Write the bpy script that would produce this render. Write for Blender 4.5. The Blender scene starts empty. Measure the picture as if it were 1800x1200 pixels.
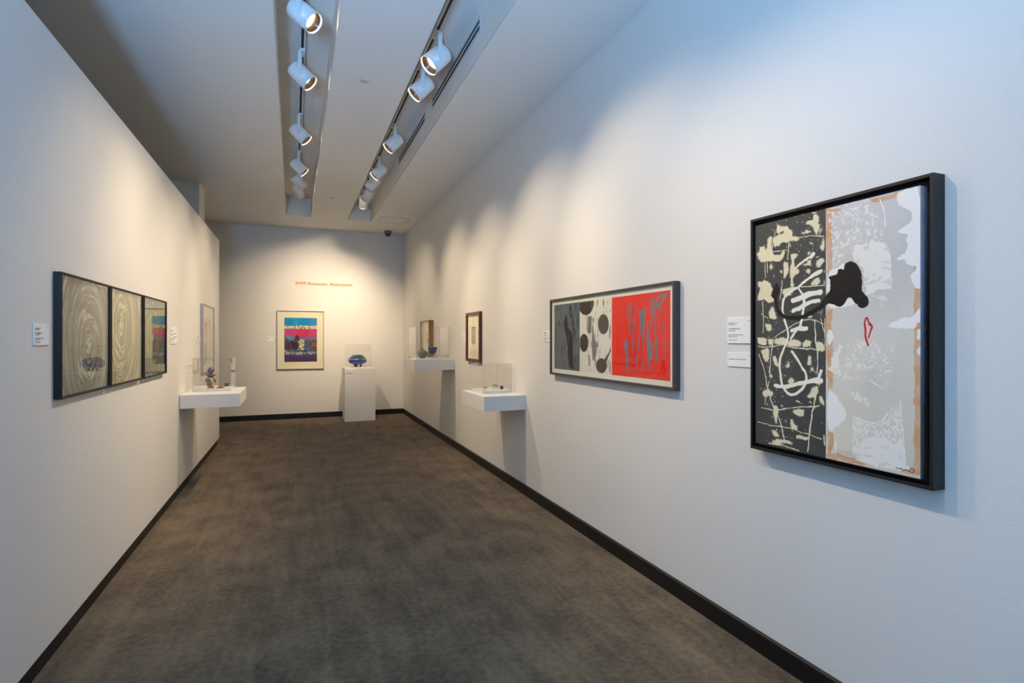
import bpy, math, random
import numpy as np
from mathutils import Vector, Matrix
R = math.radians
scene = bpy.context.scene
COL = scene.collection

# ------------------------------------------------------------------ camera
F_PX, CY_PX = 965.0, 597.0
YAW = math.atan(384.0 / F_PX)
cam_d = bpy.data.cameras.new('camera')
cam_d.sensor_width = 36.0
cam_d.lens = F_PX * 36.0 / 1800.0
cam_d.shift_y = -(600.0 - CY_PX) / 1800.0
cam_d.clip_start = 0.05
cam = bpy.data.objects.new('camera', cam_d)
COL.objects.link(cam)
cam.location = (0, 0, 1.5)
cam.rotation_euler = (R(90), 0, -YAW)
scene.camera = cam

# ------------------------------------------------------------------ world, daylight, exposure
w = bpy.data.worlds.new('World'); scene.world = w
w.use_nodes = True
w.node_tree.nodes['Background'].inputs[0].default_value = (0.30, 0.52, 1.0, 1)
w.node_tree.nodes['Background'].inputs[1].default_value = 1.0
scene.view_settings.view_transform = 'Standard'
scene.view_settings.look = 'None'
scene.view_settings.exposure = 0.16
scene.view_settings.gamma = 1.0

def area(name, loc, rot, sx, sy, power, color):
    l = bpy.data.lights.new(name, 'AREA'); l.shape = 'RECTANGLE'
    l.size = sx; l.size_y = sy; l.energy = power; l.color = color
    o = bpy.data.objects.new(name, l); COL.objects.link(o)
    o.location = loc; o.rotation_euler = rot
    return o
# daylight inferred behind the camera; lamp inside the window, tilted up for the ceiling
wl = area('window_daylight', (-0.84, -1.52, 1.2), (R(90+56), 0, R(-4)), 0.36, 1.1, 205, (0.25, 0.55, 1.0))
wl.data.spread = R(106)
WARM = (1.0, 0.785, 0.53)
SPOT_P = 180.0

# room numbers
RY = -1.66                          # inner face of the wall behind the camera
XR, YB, ZC, ZREC = 2.085, 11.25, 3.63, 3.95
LW0, LWK = -1.073, 0.0094           # left partition face: X = LW0 + LWK * Y
def lwx(y): return LW0 + LWK * y
LROT = math.atan(LWK)

# ------------------------------------------------------------------ materials
def lin(c):
    return tuple(((v / 255.0) / 12.92 if v / 255.0 <= 0.04045 else ((v / 255.0 + 0.055) / 1.055) ** 2.4) for v in c)
MATS = {}
def mat(name, rgb=(200, 200, 200), rough=0.5, metal=0.0, spec=0.5, bump=0.0, bscale=100.0, vary=0.0, vscale=8.0, coat=0.0):
    if name in MATS: return MATS[name]
    m = bpy.data.materials.new(name); m.use_nodes = True
    nt = m.node_tree; b = nt.nodes['Principled BSDF']
    col = lin(rgb) + (1,)
    b.inputs['Base Color'].default_value = col
    b.inputs['Roughness'].default_value = rough
    b.inputs['Metallic'].default_value = metal
    b.inputs['Specular IOR Level'].default_value = spec
    b.inputs['Coat Weight'].default_value = coat
    tc = nt.nodes.new('ShaderNodeTexCoord')
    if vary > 0:
        n = nt.nodes.new('ShaderNodeTexNoise'); n.inputs['Scale'].default_value = vscale; n.inputs['Detail'].default_value = 5
        nt.links.new(tc.outputs['Object'], n.inputs['Vector'])
        r = nt.nodes.new('ShaderNodeMapRange'); r.inputs[1].default_value = 0.3; r.inputs[2].default_value = 0.7
        r.inputs[3].default_value = 1 - vary; r.inputs[4].default_value = 1 + vary
        nt.links.new(n.outputs['Fac'], r.inputs[0])
        mx = nt.nodes.new('ShaderNodeVectorMath'); mx.operation = 'SCALE'
        mx.inputs[0].default_value = col[:3]
        nt.links.new(r.outputs[0], mx.inputs['Scale'])
        nt.links.new(mx.outputs[0], b.inputs['Base Color'])
    if bump > 0:
        n = nt.nodes.new('ShaderNodeTexNoise'); n.inputs['Scale'].default_value = bscale; n.inputs['Detail'].default_value = 3
        nt.links.new(tc.outputs['Object'], n.inputs['Vector'])
        bp = nt.nodes.new('ShaderNodeBump'); bp.inputs['Strength'].default_value = bump; bp.inputs['Distance'].default_value = 0.01
        nt.links.new(n.outputs['Fac'], bp.inputs['Height'])
        nt.links.new(bp.outputs[0], b.inputs['Normal'])
    MATS[name] = m
    return m

def clear_mat(name, tint=(1, 1, 1), ior=1.5, gloss=1.0):
    m = bpy.data.materials.new(name); m.use_nodes = True
    nt = m.node_tree; nt.nodes.remove(nt.nodes['Principled BSDF'])
    out = nt.nodes['Material Output']
    t = nt.nodes.new('ShaderNodeBsdfTransparent'); t.inputs[0].default_value = tint + (1,)
    g = nt.nodes.new('ShaderNodeBsdfGlossy'); g.inputs['Roughness'].default_value = 0.01; g.inputs[0].default_value = (gloss, gloss, gloss, 1)
    f = nt.nodes.new('ShaderNodeFresnel'); f.inputs[0].default_value = ior
    geo = nt.nodes.new('ShaderNodeNewGeometry')
    inv = nt.nodes.new('ShaderNodeMath'); inv.operation = 'SUBTRACT'; inv.inputs[0].default_value = 1.0
    nt.links.new(geo.outputs['Backfacing'], inv.inputs[1])
    mu = nt.nodes.new('ShaderNodeMath'); mu.operation = 'MULTIPLY'
    nt.links.new(f.outputs[0], mu.inputs[0]); nt.links.new(inv.outputs[0], mu.inputs[1])
    mx = nt.nodes.new('ShaderNodeMixShader')
    nt.links.new(mu.outputs[0], mx.inputs[0]); nt.links.new(t.outputs[0], mx.inputs[1]); nt.links.new(g.outputs[0], mx.inputs[2])
    nt.links.new(mx.outputs[0], out.inputs[0])
    return m

def edge_mat(name, rgb, alpha):
    m = bpy.data.materials.new(name); m.use_nodes = True
    b = m.node_tree.nodes['Principled BSDF']
    b.inputs['Base Color'].default_value = lin(rgb) + (1,); b.inputs['Roughness'].default_value = 0.3
    b.inputs['Alpha'].default_value = alpha
    return m

M_WALL = mat('white_wall_paint', (219, 218, 215), 0.55, spec=0.3, bump=0.12, bscale=140)
M_CEIL = mat('ceiling_paint', (228, 227, 224), 0.7, spec=0.2)
M_BASE = mat('black_base', (10, 11, 15), 0.45, vary=0.2, vscale=30)
M_WHITE = mat('white_lacquer', (232, 231, 228), 0.45)
M_LAMP = mat('white_metal', (226, 228, 230), 0.35)
M_TRACK = mat('track_white', (205, 205, 205), 0.4)
M_SLOT = mat('dark_slot', (8, 8, 9), 0.6)
M_GLASS = clear_mat('picture_glass', (0.97, 0.985, 0.98), 1.5)
M_ACRYL = clear_mat('acrylic', (0.985, 0.985, 0.98), 1.45)
M_EDGE = edge_mat('acrylic_edge', (176, 178, 172), 0.30)
M_CARD = mat('label_card', (236, 236, 236), 0.5)
M_INK = mat('label_ink', (70, 70, 76), 0.7)
M_INK_RED = mat('label_ink_red', (190, 100, 85), 0.7)

def carpet_mat():
    m = bpy.data.materials.new('brown_carpet'); m.use_nodes = True
    nt = m.node_tree; b = nt.nodes['Principled BSDF']
    b.inputs['Roughness'].default_value = 0.95; b.inputs['Specular IOR Level'].default_value = 0.1
    b.inputs['Sheen Weight'].default_value = 0.15
    tc = nt.nodes.new('ShaderNodeTexCoord')
    def noise(scale, stretch, det=4, dist=0.0):
        mp = nt.nodes.new('ShaderNodeMapping'); mp.inputs['Scale'].default_value = stretch
        nt.links.new(tc.outputs['Object'], mp.inputs[0])
        n = nt.nodes.new('ShaderNodeTexNoise'); n.inputs['Scale'].default_value = scale; n.inputs['Detail'].default_value = det
        n.inputs['Distortion'].default_value = dist
        nt.links.new(mp.outputs[0], n.inputs['Vector'])
        return n
    a = noise(3.2, (1, 1, 1), 9, 0.2); s = noise(2.0, (5.0, 0.7, 1), 8, 0.8); f = noise(170, (1, 1, 1), 2); h = noise(30, (1, 1, 1), 4)
    def madd(n, k, prev):
        x = nt.nodes.new('ShaderNodeMath'); x.operation = 'MULTIPLY_ADD'; x.inputs[1].default_value = k
        nt.links.new(n.outputs['Fac'], x.inputs[0])
        if prev is None: x.inputs[2].default_value = 0
        else: nt.links.new(prev.outputs[0], x.inputs[2])
        return x
    v = madd(a, 0.7, None); v = madd(s, 0.5, v); v = madd(f, 0.45, v); v = madd(h, 0.55, v)
    hv = nt.nodes.new('ShaderNodeMath'); hv.operation = 'MULTIPLY'; hv.inputs[1].default_value = 0.5; nt.links.new(v.outputs[0], hv.inputs[0]); v = hv
    r = nt.nodes.new('ShaderNodeValToRGB')
    r.color_ramp.elements[0].position = 0.41; r.color_ramp.elements[0].color = lin((64, 52, 39)) + (1,)
    r.color_ramp.elements[1].position = 0.69; r.color_ramp.elements[1].color = lin((130, 113, 88)) + (1,)
    nt.links.new(v.outputs[0], r.inputs[0]); nt.links.new(r.outputs[0], b.inputs['Base Color'])
    bp = nt.nodes.new('ShaderNodeBump'); bp.inputs['Strength'].default_value = 0.5; bp.inputs['Distance'].default_value = 0.004
    nt.links.new(f.outputs['Fac'], bp.inputs['Height']); nt.links.new(bp.outputs[0], b.inputs['Normal'])
    return m
M_CARPET = carpet_mat()

def paint_mat(name, rough=0.5, spec=0.3):
    m = bpy.data.materials.new(name); m.use_nodes = True
    nt = m.node_tree; b = nt.nodes['Principled BSDF']
    a = nt.nodes.new('ShaderNodeVertexColor'); a.layer_name = 'pigment'
    nt.links.new(a.outputs[0], b.inputs['Base Color'])
    b.inputs['Roughness'].default_value = rough; b.inputs['Specular IOR Level'].default_value = spec
    return m
M_PAINT = paint_mat('paint_on_canvas', 0.45, 0.4)
M_PRINT = paint_mat('ink_on_paper', 0.8, 0.1)

# ------------------------------------------------------------------ mesh helpers
class MB:
    def __init__(s): s.v = []; s.f = []; s.m = []; s.sm = []
    def add(s, vs, fs, mi=0, smooth=False):
        o = len(s.v); s.v += [tuple(x) for x in vs]
        for f in fs: s.f.append([i + o for i in f]); s.m.append(mi); s.sm.append(smooth)
        return s
    def box(s, x0, x1, y0, y1, z0, z1, mi=0):
        vs = [(x0,y0,z0),(x1,y0,z0),(x1,y1,z0),(x0,y1,z0),(x0,y0,z1),(x1,y0,z1),(x1,y1,z1),(x0,y1,z1)]
        return s.add(vs, [(0,3,2,1),(4,5,6,7),(0,1,5,4),(1,2,6,5),(2,3,7,6),(3,0,4,7)], mi)
    def lathe(s, prof, n=32, mi=0, M=None, smooth=True, cap=True):
        M = M or Matrix.Identity(4); vs = []; fs = []
        for r, z in prof:
            for i in range(n):
                a = 2 * math.pi * i / n
                vs.append(M @ Vector((r * math.cos(a), r * math.sin(a), z)))
        for k in range(len(prof) - 1):
            for i in range(n):
                j = (i + 1) % n
                fs.append((k*n+i, k*n+j, (k+1)*n+j, (k+1)*n+i))
        s.add(vs, fs, mi, smooth)
        if cap:
            o = len(s.v)
            if prof[0][0] > 1e-5: s.add([M @ Vector((prof[0][0]*math.cos(2*math.pi*i/n), prof[0][0]*math.sin(2*math.pi*i/n), prof[0][1])) for i in range(n)], [tuple(range(n))[::-1]], mi)
            if prof[-1][0] > 1e-5: s.add([M @ Vector((prof[-1][0]*math.cos(2*math.pi*i/n), prof[-1][0]*math.sin(2*math.pi*i/n), prof[-1][1])) for i in range(n)], [tuple(range(n))], mi)
        return s
    def tube(s, pts, r, n=8, mi=0):
        pts = [Vector(p) for p in pts]
        rings = []
        for i, p in enumerate(pts):
            d = (pts[min(i+1, len(pts)-1)] - pts[max(i-1, 0)]).normalized()
            a = d.cross(Vector((0, 0, 1)));
            if a.length < 1e-3: a = d.cross(Vector((1, 0, 0)))
            a.normalize(); b = d.cross(a).normalized()
            rings.append([p + a * r * math.cos(2*math.pi*k/n) + b * r * math.sin(2*math.pi*k/n) for k in range(n)])
        vs = [v for rr in rings for v in rr]; fs = []
        for i in range(len(rings)-1):
            for k in range(n):
                j = (k+1) % n; fs.append((i*n+k, i*n+j, (i+1)*n+j, (i+1)*n+k))
        s.add(vs, fs, mi, True)
        m = len(rings) - 1
        s.add(rings[0], [tuple(range(n))[::-1]], mi); s.add(rings[m], [tuple(range(n))], mi)
        return s
    def frame(s, x0, x1, z0, z1, prof, mi=0):
        # mitred rectangular moulding; prof = closed list of (inset, y)
        n = len(prof); vs = []
        for o, y in prof:
            vs += [(x0+o, y, z0+o), (x1-o, y, z0+o), (x1-o, y, z1-o), (x0+o, y, z1-o)]
        fs = []
        for k in range(n):
            l = (k+1) % n
            for c in range(4):
                d = (c+1) % 4
                fs.append((k*4+c, k*4+d, l*4+d, l*4+c))
        return s.add(vs, fs, mi)
    def obj(s, name, mats, parent=None, loc=None, rotz=None):
        me = bpy.data.meshes.new(name); me.from_pydata(s.v, [], s.f)
        if not isinstance(mats, (list, tuple)): mats = [mats]
        for m in mats: me.materials.append(m)
        me.polygons.foreach_set('material_index', s.m)
        me.polygons.foreach_set('use_smooth', s.sm)
        me.update()
        # keep shared corners hard, fix winding
        import bmesh
        bm = bmesh.new(); bm.from_mesh(me); bmesh.ops.remove_doubles(bm, verts=bm.verts, dist=1e-6)
        bmesh.ops.recalc_face_normals(bm, faces=bm.faces); bm.to_mesh(me); bm.free()
        o = bpy.data.objects.new(name, me); COL.objects.link(o)
        if parent: o.parent = parent
        if loc: o.location = loc
        if rotz is not None: o.rotation_euler = (0, 0, rotz)
        return o

def tag(o, label, cat, group=None):
    o['label'] = label; o['category'] = cat
    if group: o['group'] = group
    return o
def struct(o): o['kind'] = 'structure'; return o
def thing(name, label, cat, loc=(0,0,0), rotz=0, group=None):
    o = bpy.data.objects.new(name, None); COL.objects.link(o)
    o.empty_display_size = 0.05
    o.location = loc; o.rotation_euler = (0, 0, rotz)
    return tag(o, label, cat, group)
def bevel(o, w=0.003, seg=2):
    m = o.modifiers.new('bevel', 'BEVEL'); m.width = w; m.segments = seg; m.limit_method = 'ANGLE'
    return o

# ------------------------------------------------------------------ room
struct(MB().box(-4.0, XR+0.1, RY, YB+0.1, -0.1, 0).obj('floor', M_CARPET))
c = MB()
SLOTS = [(-0.12, 0.28), (0.885, 1.30)]
c.box(-4.0, -0.12, RY, YB+0.1, ZC, ZREC)
c.box(0.28, 0.885, RY, YB+0.1, ZC, ZREC)
c.box(1.30, XR+0.1, RY, YB+0.1, ZC, ZREC)
for a, b in SLOTS:
    c.box(a, b, 10.15, YB+0.1, ZC, ZREC); c.box(a, b, RY, -1.5, ZC, ZREC)
c.box(-4.0, XR+0.1, RY, YB+0.1, ZREC, ZREC+0.08)
struct(c.obj('ceiling', M_CEIL))
struct(MB().box(XR, XR+0.1, RY, YB, 0, ZC).obj('wall_right', M_WALL))
struct(MB().box(-4.0, XR, YB, YB+0.1, 0, ZC).obj('wall_back', M_WALL))
struct(MB().box(-4.1, -4.0, RY, YB, 0, ZC).obj('wall_far_left', M_WALL))
# rear wall with a narrow window
rw = MB()
rw.box(-4.0, -1.07, RY-0.1, RY, 0, ZC); rw.box(-0.61, XR, RY-0.1, RY, 0, ZC)
rw.box(-1.07, -0.61, RY-0.1, RY, 0, 0.65); rw.box(-1.07, -0.61, RY-0.1, RY, 1.9, ZC)
struct(rw.obj('wall_rear', M_WALL))
d = struct(MB().frame(-1.07, -0.61, 0.65, 1.9, [(0,RY-0.1),(0,RY-0.04),(0.04,RY-0.04),(0.04,RY-0.1)]).obj('window_1', M_BASE))
MB().box(-1.03, -0.65, RY-0.08, RY-0.07, 0.69, 1.86).obj('window_pane', M_GLASS, d)
# left partition: free-standing, lower than the ceiling, on a recessed base
def strip(name, y0, y1, d0, d1, z0, z1, m):
    vs = []
    for y in (y0, y1):
        for dd in (d0, d1):
            for z in (z0, z1): vs.append((lwx(y) - dd, y, z))
    b = MB().add(vs, [(0,1,3,2),(4,6,7,5),(0,4,5,1),(2,3,7,6),(0,2,6,4),(1,5,7,3)])
    return struct(b.obj(name, m))
strip('wall_left', -1.2, 8.86, 0.0, 0.16, 0.10, 2.92, M_WALL)
strip('baseboard_left', -1.18, 8.83, 0.022, 0.14, 0.0, 0.10, M_BASE)
struct(MB().box(-4.0, -1.19, 8.50, 8.97, 0, ZC).obj('wall_pier', M_WALL))
b = MB()
b.add([(XR-0.014,RY,0),(XR-0.014,YB-0.014,0),(XR,YB-0.014,0),(XR,RY,0),(XR-0.014,RY,0.092),(XR-0.014,YB-0.014,0.092),(XR,YB-0.014,0.1),(XR,RY,0.1)],
      [(0,3,2,1),(4,5,6,7),(0,1,5,4),(1,2,6,5),(2,3,7,6),(3,0,4,7)])
struct(b.obj('baseboard_right', M_BASE))
struct(MB().box(-1.9, XR, YB-0.014, YB, 0, 0.1).obj('baseboard_back', M_BASE))

# bright metal bead along the long edges of the two light slots
M_BEAD = mat('slot_bead', (225, 225, 225), 0.25, spec=0.6)
tb = MB()
for a, b_ in SLOTS:
    tb.box(a-0.004, a+0.001, -1.5, 10.15, ZC-0.003, ZC+0.012); tb.box(b_-0.001, b_+0.004, -1.5, 10.15, ZC-0.003, ZC+0.012)
struct(tb.obj('trim_1', M_BEAD))

# ------------------------------------------------------------------ painting by numbers
class Noise:
    def __init__(s, seed): s.g = np.random.RandomState(seed).rand(257, 257)
    def __call__(s, x, y):
        x = np.asarray(x) % 256; y = np.asarray(y) % 256
        xi = np.floor(x).astype(int); yi = np.floor(y).astype(int); fx = x - xi; fy = y - yi
        fx = fx*fx*(3-2*fx); fy = fy*fy*(3-2*fy)
        xj = (xi+1) % 256; yj = (yi+1) % 256; g = s.g
        return (g[xi,yi]*(1-fx)+g[xj,yi]*fx)*(1-fy)+(g[xi,yj]*(1-fx)+g[xj,yj]*fx)*fy
    def fbm(s, x, y, o=4):
        t = 0; a = 0.5
        for k in range(o): t = t + a * s(x*2**k + 17.3*k, y*2**k + 31.7*k); a *= 0.5
        return t / (1 - 0.5**o)
N1, N2, N3 = Noise(1), Noise(2), Noise(3)
def inpoly(x, y, p):
    c = np.zeros(x.shape, bool); n = len(p); j = n-1
    xs = [q[0] for q in p]; ys = [q[1] for q in p]
    for i in range(n):
        xi, yi, xj, yj = xs[i], ys[i], xs[j], ys[j]
        if yi != yj:
            c ^= ((yi > y) != (yj > y)) & (x < (xj-xi)*(y-yi)/(yj-yi)+xi)
        j = i
    return c
def distline(x, y, p, asp):
    d = np.full(x.shape, 9.0)
    for (ax, ay), (bx, by) in zip(p[:-1], p[1:]):
        ax_, bx_ = ax*asp, bx*asp; X = x*asp
        vx, vy = bx_-ax_, by-ay; L = vx*vx+vy*vy+1e-12
        t = np.clip(((X-ax_)*vx+(y-ay)*vy)/L, 0, 1)
        d = np.minimum(d, np.hypot(X-ax_-t*vx, y-ay-t*vy))
    return d
def smooth(p, it=2):
    for _ in range(it):
        q = [p[0]]
        for a, b in zip(p[:-1], p[1:]):
            q += [(a[0]*.75+b[0]*.25, a[1]*.75+b[1]*.25), (a[0]*.25+b[0]*.75, a[1]*.25+b[1]*.75)]
        q.append(p[-1]); p = q
    return p
def smoothc(p, it=2):
    for _ in range(it):
        q = []
        for a, b in zip(p, p[1:]+p[:1]):
            q += [(a[0]*.75+b[0]*.25, a[1]*.75+b[1]*.25), (a[0]*.25+b[0]*.75, a[1]*.25+b[1]*.75)]
        p = q
    return p
def mixc(img, m, rgb):
    m = np.clip(m, 0, 1)[..., None]
    return img*(1-m) + np.array(rgb, float)*m
def sst(a, b, x):
    t = np.clip((x-a)/(b-a), 0, 1); return t*t*(3-2*t)

def painted(name, x0, x1, z0, z1, y, nx, nz, fn, material, parent, sides=0.0, side_rgb=(200,200,210)):
    """a picture surface: a fine grid in the local wall plane whose vertices carry the pigment colours"""
    U, V = np.meshgrid(np.linspace(0, 1, nx), np.linspace(0, 1, nz))     # V from the top
    rgb = np.clip(fn(U, V), 0, 255) / 255.0
    rgb = np.where(rgb <= 0.04045, rgb/12.92, ((rgb+0.055)/1.055)**2.4)
    P = np.stack([x0+(x1-x0)*U, np.full(U.shape, y), z1-(z1-z0)*V], -1).reshape(-1, 3)
    I = np.arange(nx*nz).reshape(nz, nx)
    Q = np.stack([I[:-1,:-1], I[1:,:-1], I[1:,1:], I[:-1,1:]], -1).reshape(-1, 4)
    C = np.concatenate([rgb.reshape(-1, 3), np.ones((nx*nz, 1))], 1)
    if sides > 0:
        bx = [(x0,y,z0),(x1,y,z0),(x1,y,z1),(x0,y,z1),(x0,y+sides,z0),(x1,y+sides,z0),(x1,y+sides,z1),(x0,y+sides,z1)]
        k = nx*nz; P = np.concatenate([P, np.array(bx)]); sc = list(lin(side_rgb))+[1]
        C = np.concatenate([C, np.array([sc]*8)])
        Q = np.concatenate([Q, np.array([(k+0,k+4,k+5,k+1),(k+1,k+5,k+6,k+2),(k+2,k+6,k+7,k+3),(k+3,k+7,k+4,k+0),(k+4,k+7,k+6,k+5)])])
    me = bpy.data.meshes.new(name)
    me.vertices.add(len(P)); me.vertices.foreach_set('co', P.astype(np.float32).ravel())
    me.loops.add(len(Q)*4); me.loops.foreach_set('vertex_index', Q.astype(np.int32).ravel())
    me.polygons.add(len(Q)); me.polygons.foreach_set('loop_start', np.arange(0, len(Q)*4, 4, dtype=np.int32))
    me.polygons.foreach_set('loop_total', np.full(len(Q), 4, dtype=np.int32))
    me.update(calc_edges=True); me.validate()
    a = me.color_attributes.new('pigment', 'FLOAT_COLOR', 'POINT')
    a.data.foreach_set('color', C.astype(np.float32).ravel())
    me.materials.append(material)
    o = bpy.data.objects.new(name, me); COL.objects.link(o)
    if parent: o.parent = parent
    return o

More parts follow.
